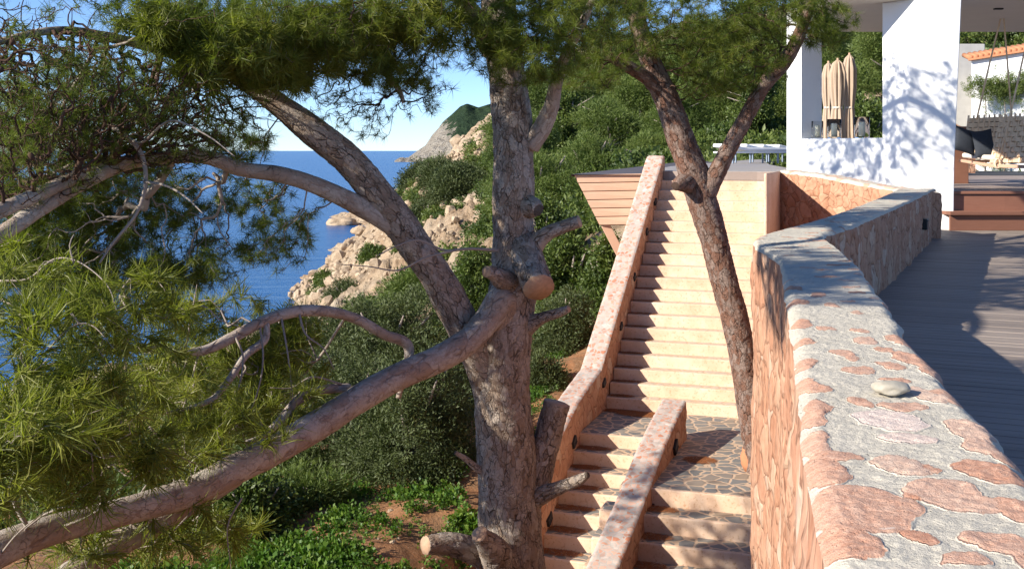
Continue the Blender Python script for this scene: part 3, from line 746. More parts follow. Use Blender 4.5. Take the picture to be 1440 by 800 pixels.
# ============================================================ lower deck
BAZ = R(24.3); BD = V((math.sin(BAZ), math.cos(BAZ), 0)); BU = V((math.cos(BAZ), -math.sin(BAZ), 0))
ZD = EYE - HE
_my = [(a.y + b.y) / 2 for a, b in zip(Ls, Rs)]; _mx = [(a.x + b.x) / 2 for a, b in zip(Ls, Rs)]; _od = np.argsort(_my); _my = np.array(_my)[_od]; _mx = np.array(_mx)[_od]
mb = MB(); o = V((.4, .2, 0)); k = 0; y = -1.0
while y < 22:
    c = o + BD * y
    mbx0 = 0.02
    us = np.linspace(-6, 11, 600); qx, qy = c.x + BU.x * us, c.y + BU.y * us; okk = qx > np.interp(qy, _my, _mx)
    if not okk.any(): y += .13; continue
    ca = c + BU * float(us[np.argmax(okk)]); cb = c + BU * 11
    # each board: from the wall out to the right, starting under the wall
    mb.bar((ca.x, ca.y, ZD - .02 + random.uniform(-.0015, .0015)), (cb.x, cb.y, ZD - .02 + random.uniform(-.0015, .0015)), .122, .04)
    y += .13
tag(mb.build("lower_deck", M['deck'], None, bevel=.004, seg=1), kind='structure')

# ============================================================ pool deck, fascia, cantilever
ZP = ZT
mb = MB()
dl = [SP(-.02, 0, 0), SP(-.02, 2.6, 0)]
pd = [tuple(SP(.0, -.31, 0)[:2]), tuple(SP(.0, 2.35, 0)[:2]), (5.2, 21.4), (5.55, 22.2), (6.8, 30), (9.8, 44.5), (30, 70), (17.5, 72), tuple(P(944, 230, 27)[:2])]
mb.prism(pd, ZP - .12, ZP)
tag(mb.build("pool_deck", M['pdeck']), kind='structure')
tb = empty("timber_balcony", (2.0, 21.5, ZP - .5)); tag(tb, "peach timber clad balcony jutting out left of the stairs on a slanting strut", "balcony")
def plank_face(A, B, C, D, n, mbx, th=.05, gap=.016):
    """quad A(top left) B(top right) C(bottom right) D(bottom left) split into n planks down"""
    A, B, C, D = V(A), V(B), V(C), V(D); nrm = (B - A).cross(D - A).normalized()
    for i in range(n):
        t0, t1 = i / n, (i + 1) / n; h = (A - D).length; t1 -= gap / h
        q = [A.lerp(D, t0), B.lerp(C, t0), B.lerp(C, t1), A.lerp(D, t1)]
        mbx.poly(q + [p + nrm * th for p in q], [(0, 1, 2, 3), (7, 6, 5, 4), (0, 4, 5, 1), (1, 5, 6, 2), (2, 6, 7, 3), (3, 7, 4, 0)])
mb = MB(); DF = 21.4
A, B, C, D_ = P(818, 246, DF), P(912, 244.5, DF - .25), P(905, 316.5, DF - .25), P(843.5, 317.5, DF)
mb2 = MB(); A2 = P(807.5, 255.5, DF)
plank_face(A2 + V((0, 0, .12)), B, C, D_, 6, mb)
mb.build("cladding", M['cedar'], tb, bevel=.005, seg=1)
# left end and underside close the box
mb = MB(); back = V((2.4, 7.5, 0))
A3, D3 = A2 + V((0, 0, .12)), D_
mb.poly([A3 + V((.01, .06, -.01)), D3 + V((.01, .06, 0)), D3 + back, A3 + back, B + V((0, .06, -.01)), C + V((0, .06, 0)), C + back, B + back], [(0, 1, 2, 3), (1, 5, 6, 2), (4, 7, 6, 5)])
mb.build("box_side", M['cedar'], tb)
mb = MB(); S1 = A3 + V((-.06, -.06, .0)); S2 = B + V((.0, -.06, .0))
far = P(1016, 213.6, 62); far.z = ZP + .02; far2 = P(1040, 214, 62); far2.z = ZP + .02
mb.poly([(S1.x, S1.y, S1.z + .015), (S2.x, S2.y, S1.z + .015), (far2.x, far2.y, ZP + .02), (far.x, far.y, ZP + .02)], [(0, 1, 2, 3)])
mb.poly([(S1.x, S1.y, S1.z - .03), (S1.x, S1.y, S1.z + .015), (far.x, far.y, ZP + .02), (far.x, far.y, ZP - .4)], [(0, 1, 2, 3)])
mb.build("deck_rim", M['rim'], tb)
mb = MB(); mb.bar(P(851, 316, DF + .1), P(880, 372, DF + .1), .12, .16); mb.build("strut", M['cedar'], tb, bevel=.008)
mb = MB(); mb.bar(P(884, 316, DF + .1), P(897, 340, DF + .1), .1, .14); mb.build("strut", M['cedar'], tb, bevel=.008)
# weathered fascia board at the head of the stairs
mb = MB(); a, b2 = SP(.012, .0, 0), SP(.012, 2.0, 0)
mb.bar((a.x, a.y, ZP - .083), (b2.x, b2.y, ZP - .083), .03, .155)
tag(mb.build("fascia_board", M['floor'], None, bevel=.005), "weathered grey fascia board across the head of the stairs", "board")

# ============================================================ wall beside the stair head, house, platform
aw = empty("stone_wall", (5.3, 19, EYE - 2)); tag(aw, "short red stone wall under the white house beside the stair head", "stone wall")
A0, A1 = P(1095.5, 240, 20.15), P(1262, 268, 17.9); A0.z = EYE - .345; A1.z = EYE - .60
nrm = V((A1.y - A0.y, -(A1.x - A0.x), 0)).normalized()
if nrm.dot(V((-A0.x, -A0.y, 0))) < 0: nrm = -nrm
lefts = [A0, A0.lerp(A1, .35) + V((0, 0, .03)), A0.lerp(A1, .7), A1, A1 + (A1 - A0).normalized() * .5]
rights = [p - nrm * .42 for p in lefts]
dd = (rights[0] - lefts[0]); orient = (A1 - A0).cross(dd).z
if orient > 0: lefts, rights = rights, lefts
body, T, fc = sweep_wall("wall_body", lefts, rights, [EYE - 2.6] * 5, aw, M['masonry'], None, .03, 18, 46, .03, 12, .05)
pts = T.reshape(-1, 3); f1, ed, idr = worley(pts * 7 + fbm(pts * 5, 2, 3)[:, None] * .5, 4)
link("coping", mesh_np("coping", pts, [fc], M['cap'], attrs={'stone': (idr > .62) * sstep(.02, .14, ed), 'hue': .2 + .4 * idr}), aw)
# pale stringer between steps and this wall
mb = MB(); a, b2 = SP(-.05, 2.03, 0), SP(1.0, 2.03, 0)
mb.prism([tuple(SP(-.06, 2.035, 0)[:2]), tuple(SP(-.06, 2.085, 0)[:2]), tuple(SP(2.2, 2.085, 0)[:2]), tuple(SP(2.2, 2.035, 0)[:2])], EYE - 3, ZP + .01)
tag(mb.build("stair_curb", M['ochre'], None, bevel=.02), "narrow ochre curb closing the right side of the upper steps", "curb")

house = empty("white_house", (6.5, 21, EYE - 1.3)); tag(house, "white rendered house with an open veranda, wide pillar and wall opening", "house")
HL = P(1106, 212, 21.9); HR = P(1287, 212, 19.67)
hd = V((HR.x - HL.x, HR.y - HL.y, 0)); HLEN = hd.length; hd.normalize(); hn = V((-hd.y, hd.x, 0))   # hn points into the house
if hn.dot(V((HL.x, HL.y, 0))) < 0: hn = -hn
def HP(t, d, z): return V((HL.x + hd.x * t + hn.x * d, HL.y + hd.y * t + hn.y * d, z))
def tx(x, d=0.0):                              # distance along the house wall seen at pixel x
    k = (x - 720) / F; ax, ay = HL.x + hn.x * d, HL.y + hn.y * d; return (ax - k * ay) / (k * hd.y - hd.x)
TH = .62; ZC = EYE + 2.62                      # wall thickness, underside of the roof
t0, t1 = tx(1127), tx(1240.5)
def hbox(ta, tb, da, db, za, zb, name, mat=None, parent=house, bevel=.015):
    mb = MB(); mb.prism([tuple(HP(ta, da, 0)[:2]), tuple(HP(tb, da, 0)[:2]), tuple(HP(tb, db, 0)[:2]), tuple(HP(ta, db, 0)[:2])], za, zb)
    return mb.build(name, mat or M['plaster'], parent, bevel=bevel, seg=3)
ZL = EYE + (212 - 194.8) / F * 21.0            # ledge of the opening
mb = MB()
def hprism(ta, tb, da, db, za, zb): mb.prism([tuple(HP(ta, da, 0)[:2]), tuple(HP(tb, da, 0)[:2]), tuple(HP(tb, db, 0)[:2]), tuple(HP(ta, db, 0)[:2])], za, zb)
hprism(0, t0, 0, TH, EYE - 2.2, EYE + 1.72 + 1)
hprism(t0, t1, .002, TH - .002, EYE - 2.2, ZL)
mb.build("wall", M['plaster'], house, bevel=.012, seg=3)
# broad battered pillar: left face continues the wall, right face turns to the deck
def pillar():
    zb, zt = EYE - 2.2, ZC
    bl, br_b = HP(t1, 0, 0), HP(HLEN, 0, 0)
    Dr = 19.72; Cb = P(1266, 212, 0.1)
    def sect(xl, xc, xr, z):
        a = HP(tx(xl), 0, z); c = HP(tx(xc), 0, z); r_ = P(xr, 212, 19.55); r_.z = z
        c2 = r_ + V((.35, 1.1, 0)); a2 = HP(tx(xl), TH, z); return [a, c, r_, V((c2.x, c2.y, z)), V((a2.x + .3, a2.y + .1, z)), a2]
    z0y = lambda y: EYE - (y - 212) / F * 19.6
    lv = [(zb, 1240.5, 1262, 1340), (z0y(230), 1240.5, 1267, 1342), (z0y(0), 1240.5, 1292, 1352), (zt, 1240.5, 1292, 1354)]
    m = MB(); rows = [sect(a, b_, c, z) for z, a, b_, c in lv]; n = 6
    for r_ in rows: m.v += [tuple(p) for p in r_]
    for i in range(len(rows) - 1):
        for k in range(n): m.f.append((i * n + k, i * n + (k + 1) % n, (i + 1) * n + (k + 1) % n, (i + 1) * n + k))
    m.f.append(tuple(range(n))); m.f.append(tuple(range((len(rows) - 1) * n + n - 1, (len(rows) - 1) * n - 1, -1)))
    o = m.build("pillar", M['plaster'], house, smooth=False)
    import bmesh
    bm = bmesh.new(); bm.from_mesh(o.data); bmesh.ops.recalc_face_normals(bm, faces=bm.faces); bm.to_mesh(o.data); bm.free()
    bv = o.modifiers.new("bevel", 'BEVEL'); bv.width = .07; bv.segments = 5; bv.limit_method = 'ANGLE'; bv.angle_limit = R(15)
    o.data.polygons.foreach_set("use_smooth", [True] * len(o.data.polygons))
    w = o.modifiers.new("wn", 'WEIGHTED_NORMAL'); w.keep_sharp = True
pillar()
# veranda roof
mb = MB(); ra, rb = P(1110, 212, 20.2), P(1130, 212, 25.2)
mb.prism([(ra.x, ra.y - .55), (ra.x + 14, ra.y - .55), (rb.x + 14, rb.y), (rb.x, rb.y)], ZC + .004, ZC + .4)
M['soffit'] = plain("soffit_render", (.66, .62, .56), .9, .06, 2)
mb.build("roof", M['soffit'], house, bevel=.02)
mb = MB(); mb.box((P(1404, 0, 21).x, 21, ZC - .01), (.16, .1, .03)); mb.build("ceiling_light", M['black'], house, bevel=.01)

# raised veranda floor with two red timber steps
ZF = EYE - .725
mb = MB(); fl = P(1336, 274, 19.35)
mb.prism([(fl.x - .02, fl.y + .36), (fl.x + 9, fl.y + .36 + .15), (40, 44), (10.0, 44)], ZF - .5, ZF)
tag(mb.build("veranda_floor", M['floor'], None, bevel=.008), kind='structure')
ts = empty("timber_steps", (fl.x + 2, fl.y, ZD)); tag(ts, "pair of red brown timber steps from the dark deck up to the veranda", "steps")
mb = MB(); mb.bar((fl.x, fl.y + .34, (ZF + ZD) / 2 - .02), (fl.x + 6, fl.y + .43, (ZF + ZD) / 2 - .02), .05, ZF - ZD - .04); mb.build("riser", M['redwood'], ts, bevel=.004)
mb = MB(); mb.bar((fl.x - .02, fl.y + .33, ZF - .001), (fl.x + 6, fl.y + .42, ZF - .001), .1, .05); mb.build("nosing", M['redwood'], ts, bevel=.008)
zm = ZD + .325
mb = MB(); mb.bar((fl.x - .03, fl.y + .13, zm - .03), (fl.x + 6, fl.y + .22, zm - .03), .42, .06); mb.build("tread", M['redwood'], ts, bevel=.008)
mb = MB(); mb.bar((fl.x + .0, fl.y + .02, (zm + ZD) / 2 - .03), (fl.x + 6, fl.y + .11, (zm + ZD) / 2 - .03), .05, zm - ZD - .065); mb.build("riser", M['redwood'], ts, bevel=.004)
mb = MB(); mb.prism([tuple(P(1345, 0, 33)[:2]), tuple(P(1520, 0, 33)[:2]), tuple(P(1520, 0, 42)[:2]), tuple(P(1345, 0, 42)[:2])], ZF + .001, ZF + .016)  # thin dark sheet added in place of the shade on the far floor
tag(mb.build("floor_shade_sheet", M['navy'], None), "dark sheet standing in for shade on the far veranda floor", "shade sheet")

# three hurricane lanterns on the ledge
def hurricane(x, half, top, label, d=.2):
    t = tx(x, d); c = HP(t, d, ZL); D = c.y; rr = half / F * D; h = (194.5 - top) / F * D
    o = empty("hurricane_lantern", c); tag(o, label, "lantern", "glass candle lanterns on the white ledge")
    mb = MB(); mb.lathe(c + V((0, 0, .002)), [(0, 0), (rr, 0), (rr, h), (rr - .008, h), (rr - .008, .03), (0, .03)], 28); mb.build("glass", M['glass'], o, smooth=True)
    mb = MB(); mb.lathe(c + V((0, 0, .035)), [(0, 0), (rr * .42, 0), (rr * .42, h * .62), (rr * .36, h * .64), (0, h * .60)], 18); cd = mb.build("candle", M['wax'], o, smooth=True)
    mb = MB(); mb.tube([c + V((0, 0, .03 + h * .6)), c + V((.004, 0, .05 + h * .62))], .004, 6); mb.build("wick", M['black'], cd)
hurricane(1149.5, 8, 170, "smallest of the three glass candle lanterns on the white ledge, nearest the wall end")
hurricane(1173.0, 9.8, 167.5, "medium glass candle lantern in the middle of the white ledge")
hurricane(1212.0, 10.8, 165, "largest of the three glass candle lanterns, nearest the wide white pillar")

# closed parasols behind the opening
def parasol(x, top, D, wpx, label, seed, base_z):
    c = P(x, 212, D); zt = EYE + (212 - top) / F * D; zk = EYE + (212 - 152) / F * D; zb = EYE + (212 - 198) / F * D - .35
    o = empty("closed_parasol", (c.x, c.y, base_z)); tag(o, label, "parasol", "closed beige parasols behind the wall opening")
    w = wpx / F * D / 2
    zs = np.linspace(zb, zt, 50); nf = 9; seg = 72; vs = []
    r_ = np.random.default_rng(seed); ph = r_.random(4) * 6
    for z in zs:
        t = (z - zb) / (zt - zb); tk = (zk - zb) / (zt - zb)
        prof = np.interp(t, [0, tk * .5, tk - .03, tk, tk + .04, tk + .2, .85, .96, 1], [.92, .8, .62, .55, .62, .85, .9, .55, .06])
        for k in range(seg):
            a = 2 * math.pi * k / seg
            fo = 1 + .17 * math.sin(nf * a + ph[0] + 1.5 * t) + .08 * math.sin(2 * nf * a + ph[1] - 2 * t) + .05 * math.sin(3 * a + ph[2])
            vs.append((c.x + math.cos(a) * w * prof * fo, c.y + math.sin(a) * w * prof * fo, z))
    i = (np.arange(49)[:, None] * seg + np.arange(seg)[None]); j = (np.arange(49)[:, None] * seg + (np.arange(seg)[None] + 1) % seg)
    link("canopy", mesh_np("canopy", np.array(vs), [np.stack([i.ravel(), j.ravel(), j.ravel() + seg, i.ravel() + seg], 1)], M['beige']), o)
    mb = MB(); mb.tube([(c.x, c.y, base_z + .05), (c.x, c.y, zt + .03)], .022, 10); mb.build("pole", M['cedar'], o, smooth=True)
    mb = MB(); mb.lathe((c.x, c.y, zk - .02), [(w * .6, 0), (w * .63, .0), (w * .63, .045), (w * .6, .045)], 20); mb.build("tie_strap", M['cream'], o, smooth=True)
    mb = MB(); mb.lathe((c.x, c.y, base_z), [(0, 0), (.28, 0), (.28, .05), (.05, .08), (.03, .3), (0, .3)], 20); mb.build("base", M['black'], o, smooth=True)
parasol(1165, 88, 26.0, 20, "narrow closed beige parasol half hidden by the wall end", 1, ZP)
parasol(1178, 84, 25.3, 24, "closed beige parasol in the middle of the group of three", 2, ZP)
parasol(1194.5, 76.5, 26.2, 20, "closed beige parasol with the tallest top, against the green trees", 3, ZP)

# sun loungers on the pool deck
def lounger(c, rz):
    o = empty("sun_lounger", (c.x, c.y, ZP)); o.rotation_euler.z = rz
    Mx = Matrix.Translation((c.x, c.y, ZP)) @ Matrix.Rotation(rz, 4, 'Z'); inv = Matrix.Translation((-c.x, -c.y, -ZP))
    def add(name, mbx, mat, bevel=.01):
        ob = bpy.data.objects.new(name, mbx.mesh(name, mat)); COL.objects.link(ob); ob.parent = o
        b = ob.modifiers.new("bevel", 'BEVEL'); b.width = bevel; b.segments = 2; return ob
    m = MB(); m.box((0, .3, .40), (.7, 1.3, .10)); m.box(None, (.7, .75, .10), M=Matrix.Translation((0, -.66, .46)) @ Matrix.Rotation(R(-10), 4, 'X')); add("mattress", m, M['white'], .03)
    m = MB()
    for x in (-.33, .33): m.box((x, 0, .32), (.05, 2.0, .05))
    for y in (-.98, .98): m.box((0, y, .32), (.61, .05, .05))
    add("frame", m, M['white'])
    for x in (-.32, .32):
        for y in (-.85, .85): m = MB(); m.box((x, y, .146), (.045, .045, .29)); add("leg", m, M['bluemetal'])
    return o
lo = [(1052, 33, "white sun lounger at the seaward end of the row on the pool deck"), (1075, 34.5, "second white sun lounger of the pool deck row, counted from the sea"), (1097, 36, "third white sun lounger of the pool deck row, beside the house corner"), (1118, 37.5, "white sun lounger on the pool deck half hidden by the house corner")]
proto = None
for x, D, lb in lo:
    c = P(x, 212, D)
    if proto is None: ob = proto = lounger(c, R(-60))
    else: ob = copy_tree(proto); ob.location = (c.x, c.y, ZP)
    tag(ob, lb, "sun lounger", "white sun loungers on the pool deck")

# swing bench hung on ropes
sw = empty("swing_bench", P(1400, 235, 22.5)); tag(sw, "woven rope swing bench hanging on ropes from the veranda roof", "swing bench")
def woven(A, B, C, D, nu, nv, th, mbx):
    """basket weave over quad A top-left, B top-right, C bottom-right, D bottom-left"""
    A, B, C, D = V(A), V(B), V(C), V(D); n = (B - A).cross(D - A).normalized()
    pt = lambda u, v: A.lerp(B, u).lerp(D.lerp(C, u), v)
    for j in range(nv):
        v = (j + .5) / nv; w = (A - D).length / nv * .43
        line = [pt(u, v) + n * (th * .5 * (1 if (i + j) % 2 else -1)) for i, u in enumerate(np.linspace(0, 1, nu + 1))]
        for i in range(nu): mbx.bar(line[i], line[i + 1], th * .6, w * 2, up=(A - D).normalized())
    for i in range(nu + 1):
        u = min(1, max(0, (i) / nu)); mbx.bar(pt(u, -.06), pt(u, 1.0), .03, th * .5, up=n)
DB, DN = 23.6, 21.9
mb = MB(); woven(P(1362, 166, DB), P(1428, 163, DB), P(1428, 222, DB), P(1356, 222, DB), 9, 8, .06, mb); mb.build("backrest", M['rope'], sw)
mb = MB(); woven(P(1408, 166, DN + .5), P(1475, 160, DN - .3), P(1475, 228, DN - .3), P(1393, 230, DN + .5), 10, 9, .07, mb); mb.build("side_panel", M['rope'], sw)
def lining(A, B, C, D, d):
    q = [V(A), V(B), V(C), V(D)]; n = (q[1] - q[0]).cross(q[3] - q[0]).normalized(); n = n if n.y > 0 else -n
    m = MB(); m.poly([p + n * d for p in q] + [p + n * (d + .02) for p in q], [(0, 1, 2, 3), (7, 6, 5, 4), (0, 4, 5, 1), (1, 5, 6, 2), (2, 6, 7, 3), (3, 7, 4, 0)]); m.build("lining", M['lining'], sw)
M['lining'] = plain("brown_lining", (.20, .145, .10), .9, .2, 20)
lining(P(1364, 169, DB), P(1427, 166, DB), P(1428, 221, DB), P(1357, 221, DB), .10)
lining(P(1410, 170, DN + .5), P(1474, 164, DN - .3), P(1475, 227, DN - .3), P(1395, 229, DN + .5), .10)
mb = MB(); mb.bar(P(1350, 226, DB), P(1440, 228, DB - .2), .12, .05); mb.bar(P(1392, 233, DN + .4), P(1480, 236, DN - .3), .1, .07); mb.bar(P(1352, 226, DB), P(1394, 233, DN + .4), .07, .06); mb.build("seat_frame", M['cedar'], sw, bevel=.008)
mb = MB(); q = [P(1352, 222, DB - .1), P(1432, 222, DB - .1), P(1470, 226, DN), P(1394, 226, DN + .45)]
mb.poly([tuple(p) for p in q] + [tuple(p + V((0, 0, .1))) for p in q], [(3, 2, 1, 0), (4, 5, 6, 7), (0, 1, 5, 4), (1, 2, 6, 5), (2, 3, 7, 6), (3, 0, 4, 7)]); mb.build("seat_pad", M['cream'], sw, bevel=.035, seg=3)
def rope(pts, r=.017):
    m = MB(); m.tube(pts, r, 8); return m.build("rope", M['rope'], sw, smooth=True)
ap = P(1410.5, 13, 22.6)
rope([ap, P(1392, 88, 23.1), P(1373.5, 168, 23.5)]); rope([ap, P(1416, 80, 22.9), P(1423, 168, 23.3)])
ap2 = P(1462, 13, 21.2)
rope([ap2, P(1440, 76, 21.6), P(1420, 165, 22.0), P(1403, 232, 22.2)]); rope([ap2, P(1475, 170, 21.4)])
rope([V((ap.x, ap.y, ZC)), ap], .012); rope([V((ap2.x, ap2.y, ZC)), ap2], .012)
mb = MB()
for k in range(15):
    t = 2 * math.pi * k / 14; 
c = P(1402, 230, 22.2); mb.tube([c + V((.05 * math.cos(2 * math.pi * k / 14), -.03, .09 * math.sin(2 * math.pi * k / 14))) for k in range(15)], .022, 8); mb.build("rope_loop", M['rope'], sw, smooth=True)
def cushion(x, y, D, w, h, rot, label, th=.16):
    n = 15; vs = []; c = P(x, y, D)
    for s in (1, -1):
        for i in range(n):
            for j in range(n):
                a, b_ = i / (n - 1) * 2 - 1, j / (n - 1) * 2 - 1
                k = (1 - a * a) ** .5 * (1 - b_ * b_) ** .5 if abs(a) < 1 and abs(b_) < 1 else 0
                e_ = 1 - .07 * (1 - a * a) * abs(b_) ** 3 - .0
                vs.append((a * w / 2 * (1 - .08 * (1 - b_ * b_)), s * (th / 2 * k + .006), b_ * h / 2 * (1 - .08 * (1 - a * a))))
    vs = np.array(vs); i = (np.arange(n - 1)[:, None] * n + np.arange(n - 1)[None]).ravel(); f = np.stack([i, i + 1, i + n + 1, i + n], 1)
    me = mesh_np("cushion", vs, [f, f[:, ::-1] + n * n], M['navy'])
    o = link("cushion", me, None, c); o.rotation_euler = rot; tag(o, label, "cushion", "charcoal cushions on the swing bench")
cushion(1357, 198, 22.9, .5, .52, (R(-12), R(16), R(10)), "slumped charcoal cushion on the swing bench next to the white pillar")
cushion(1383, 202, 22.75, .40, .56, (R(-10), R(-8), R(-8)), "upright square charcoal cushion against the woven side of the swing bench")
mb = MB(); mb.prism([tuple(P(1338, 0, 25)[:2]), tuple(P(1362, 0, 25)[:2]), tuple(P(1362, 0, 26)[:2]), tuple(P(1338, 0, 26)[:2])], ZF, EYE + (212 - 178) / F * 25)
tag(mb.build("sideboard", M['redwood'], None, bevel=.01), "brown timber sideboard standing behind the swing bench and pillar", "sideboard")

# outbuilding across the court with a tile edge and climbers
ob_ = empty("white_outbuilding", P(1500, 212, 40)); tag(ob_, "white outbuilding with a terracotta tile edge across the courtyard", "outbuilding")
c1, c2 = P(1366, 212, 40), P(1640, 212, 37); zb2 = EYE - 1.2; zl2, zr2 = EYE + (212 - 84) / F * 40, EYE + (212 - 44) / F * 38
mb = MB(); mb.prism([(c1.x, c1.y, zl2), (c2.x, c2.y, zr2), (c2.x + 3, c2.y + 6, zr2), (c1.x + 2.6, c1.y + 6, zl2)], zb2, zl2); mb.build("wall", M['plaster'], ob_)
mb = MB(); nT = 34
for k in range(nT):
    a, b_ = V((c1.x - .1, c1.y, zl2)).lerp(V((c2.x, c2.y, zr2)), k / nT), V((c1.x - .1, c1.y, zl2)).lerp(V((c2.x, c2.y, zr2)), (k + .62) / nT)
    m_ = (a + b_) / 2; mb.tube([m_ + V((0, -.12, .03)), m_ + V((.06, .7, .2))], [.1, .085], 10)
mb.build("roof_tiles", M['terracotta'], ob_, smooth=True)
mb = MB(); a, b_ = V((c1.x - .12, c1.y - .05, zl2 - .02)), V((c2.x, c2.y - .05, zr2 - .02)); mb.bar(a, b_, .2, .07); mb.build("eave", M['terracotta'], ob_)
mb = MB(); mb.prism([tuple(P(1320, 0, 46)[:2]), tuple(P(1385, 0, 46)[:2]), tuple(P(1385, 0, 47)[:2]), tuple(P(1320, 0, 47)[:2])], EYE - 1.5, EYE + (212 - 62) / F * 46)
tag(mb.build("retaining_wall", M['greywall'], None, bevel=.03), "grey retaining wall behind the courtyard left of the outbuilding", "wall")
mb = MB(); q0, q1 = P(1341, 0, 36), P(1372, 0, 36)
lft = [V((q0.x, q0.y, EYE + .9)), V((q1.x, q1.y, EYE + .55))]; rgt = [p + V((0, .5, 0)) for p in lft]
gw = empty("garden_wall", (q0.x, q0.y, EYE - 1)); tag(gw, "low rubble garden wall at the foot of the grey retaining wall", "garden wall")
body, T, fc = sweep_wall("wall_body", rgt, lft, [EYE - 1.5] * 2, gw, M['masonry'], None, .05, 8, 20, .05, 21)
link("coping", mesh_np("coping", T.reshape(-1, 3), [fc], M['masonry']), gw)

# clay pot peeping out beside the foreground wall on the landing
c = SP(7.35, 2.55, zl); D = c.y
c = P(1056, 660, 13.4); c.z = zl
mb = MB(); mb.lathe(c, [(0, 0), (.075, 0), (.115, .08), (.125, .17), (.10, .25), (.105, .27), (.09, .27), (.085, .2), (0, .19)], 24)
tag(mb.build("clay_pot", M['terracotta'], None, smooth=True), "small round clay pot on the landing against the tall wall face", "pot")

# ============================================================ pines
def spline(pts, step):
    """Catmull-Rom through points with radius in the last column, resampled every step metres"""
    p = np.array(pts, float); p = np.vstack([2 * p[0] - p[1], p, 2 * p[-1] - p[-2]]); out = []
    for i in range(1, len(p) - 2):
        n = max(2, int(np.linalg.norm(p[i + 1, :3] - p[i, :3]) / step))
        for t in np.linspace(0, 1, n, endpoint=False):
            a, b, c, d = p[i - 1], p[i], p[i + 1], p[i + 2]
            out.append(.5 * (2 * b + (c - a) * t + (2 * a - 5 * b + 4 * c - d) * t * t + (3 * b - a - 3 * c + d) * t ** 3))
    out.append(p[-2]); return np.array(out)

def px_path(pts):
    return [list(P(x, y, D)) + [w / 2 / F * D] for x, y, D, w in pts]

def frames(C):
    d = np.gradient(C, axis=0); d /= np.linalg.norm(d, axis=1)[:, None] + 1e-9
    x = np.zeros_like(C); u = np.array([.31, .77, .2]) if abs(d[0, 2]) > .7 else np.array([0, 0, 1.]); u = u - d[0] * u.dot(d[0]); x[0] = u / np.linalg.norm(u)
    for i in range(1, len(C)):
        v = x[i - 1] - d[i] * x[i - 1].dot(d[i]); x[i] = v / np.linalg.norm(v)
    return d, x, np.cross(d, x)

def bark_tube(name, path, mat, parent, step=.02, seg=56, plate=.06, depth=.012, knots=0, seed=0, cut=False, wob=.06, flare=0):
    """limb with scaly bark: plates of about `plate` metres standing `depth` proud of the cracks"""
    S_ = spline(path, step); C, r = S_[:, :3], np.maximum(S_[:, 3], .003); n = len(C)
    d, x, y = frames(C); th = np.linspace(0, 2 * np.pi, seg, endpoint=False)
    dirs = x[:, None] * np.cos(th)[None, :, None] + y[:, None] * np.sin(th)[None, :, None]
    L = np.concatenate([[0], np.cumsum(np.linalg.norm(np.diff(C, axis=0), axis=1))])
    cyl = np.stack([np.cos(th)[None] * r[:, None], np.sin(th)[None] * r[:, None], np.repeat(L[:, None], seg, 1)], -1).reshape(-1, 3) + seed * 3.3
    lump = fbm(cyl * 2.2, 3, seed + 1) * wob * 2.4 + fbm(cyl * 7, 3, seed + 2) * wob
    wp = cyl + np.stack([fbm(cyl * 9, 2, seed + k) for k in (3, 4, 5)], 1) * plate * 1.5
    f1, ed, idr = worley(wp * np.array([1 / plate, 1 / plate, .42 / plate]), seed)
    crack = sstep(.0, .13, ed); fine = fbm(cyl * 55, 3, seed + 8)
    thick = np.repeat(np.clip(r / .12, .25, 1)[:, None], seg, 1).ravel()
    h = depth * thick * (.45 * crack + .5 * idr + fine * .5 - .5)
    rad = (np.repeat(r[:, None], seg, 1).ravel() * (1 + lump) + h).reshape(n, seg)
    V_ = C[:, None] + dirs * rad[..., None]
    i = (np.arange(n - 1)[:, None] * seg + np.arange(seg)[None]); j = (np.arange(n - 1)[:, None] * seg + (np.arange(seg)[None] + 1) % seg)
    Fq = np.stack([i.ravel(), j.ravel(), j.ravel() + seg, i.ravel() + seg], 1)
    verts = V_.reshape(-1, 3); verts = np.vstack([verts, C[:1], C[-1:]]); k = n * seg
    a = np.arange(seg); f3 = np.vstack([np.stack([np.full(seg, k), (a + 1) % seg, a], 1), np.stack([np.full(seg, k + 1), k - seg + a, k - seg + (a + 1) % seg], 1)])
    mats = [mat, M['cut']]; mi = np.concatenate([np.zeros(len(Fq) + seg, int), np.full(seg, 1 if cut else 0)])
    return link(name, mesh_np(name, verts, [Fq, f3], mats, attrs={'bark': np.concatenate([np.hstack([cyl, np.ones((len(cyl), 1))]), np.ones((2, 4))])}, mat_idx=mi), parent), S_

# ---- needle tufts
def tuft_templates(n, needles, length, width, spread=(25, 85), curve=.25, back=.12, seed=1, quad=True):
    r = np.random.default_rng(seed); out = []
    for _ in range(n):
        vs, fs, tn = [], [], []
        for k in range(needles):
            a = r.random() * 2 * np.pi; ph = np.radians(r.uniform(*spread)); L = length * r.uniform(.65, 1.1)
            b = np.array([0, 0, -back * r.random()])
            dr = np.array([np.sin(ph) * np.cos(a), np.sin(ph) * np.sin(a), np.cos(ph)]); bend = np.array([0, 0, -1.]) * curve * r.uniform(.2, 1.)
            bend2 = r.normal(0, .09, 3)
            sd = np.cross(dr, r.normal(0, 1, 3)); sd /= np.linalg.norm(sd); w = width * .5
            m = b + dr * L * .55; e = b + (dr + (bend + bend2) * .6) / np.linalg.norm(dr + (bend + bend2) * .6) * L
            i = len(vs)
            if quad:
                vs += [b - sd * w, b + sd * w, m + sd * w, m - sd * w, e]; fs += [(i, i + 1, i + 2), (i, i + 2, i + 3), (i + 3, i + 2, i + 4)]; tn += [r.random()] * 5
            else:
                vs += [b - sd * w, b + sd * w, e]; fs += [(i, i + 1, i + 2)]; tn += [r.random()] * 3
        out.append((np.array(vs), np.array(fs), np.array(tn)))
    return out

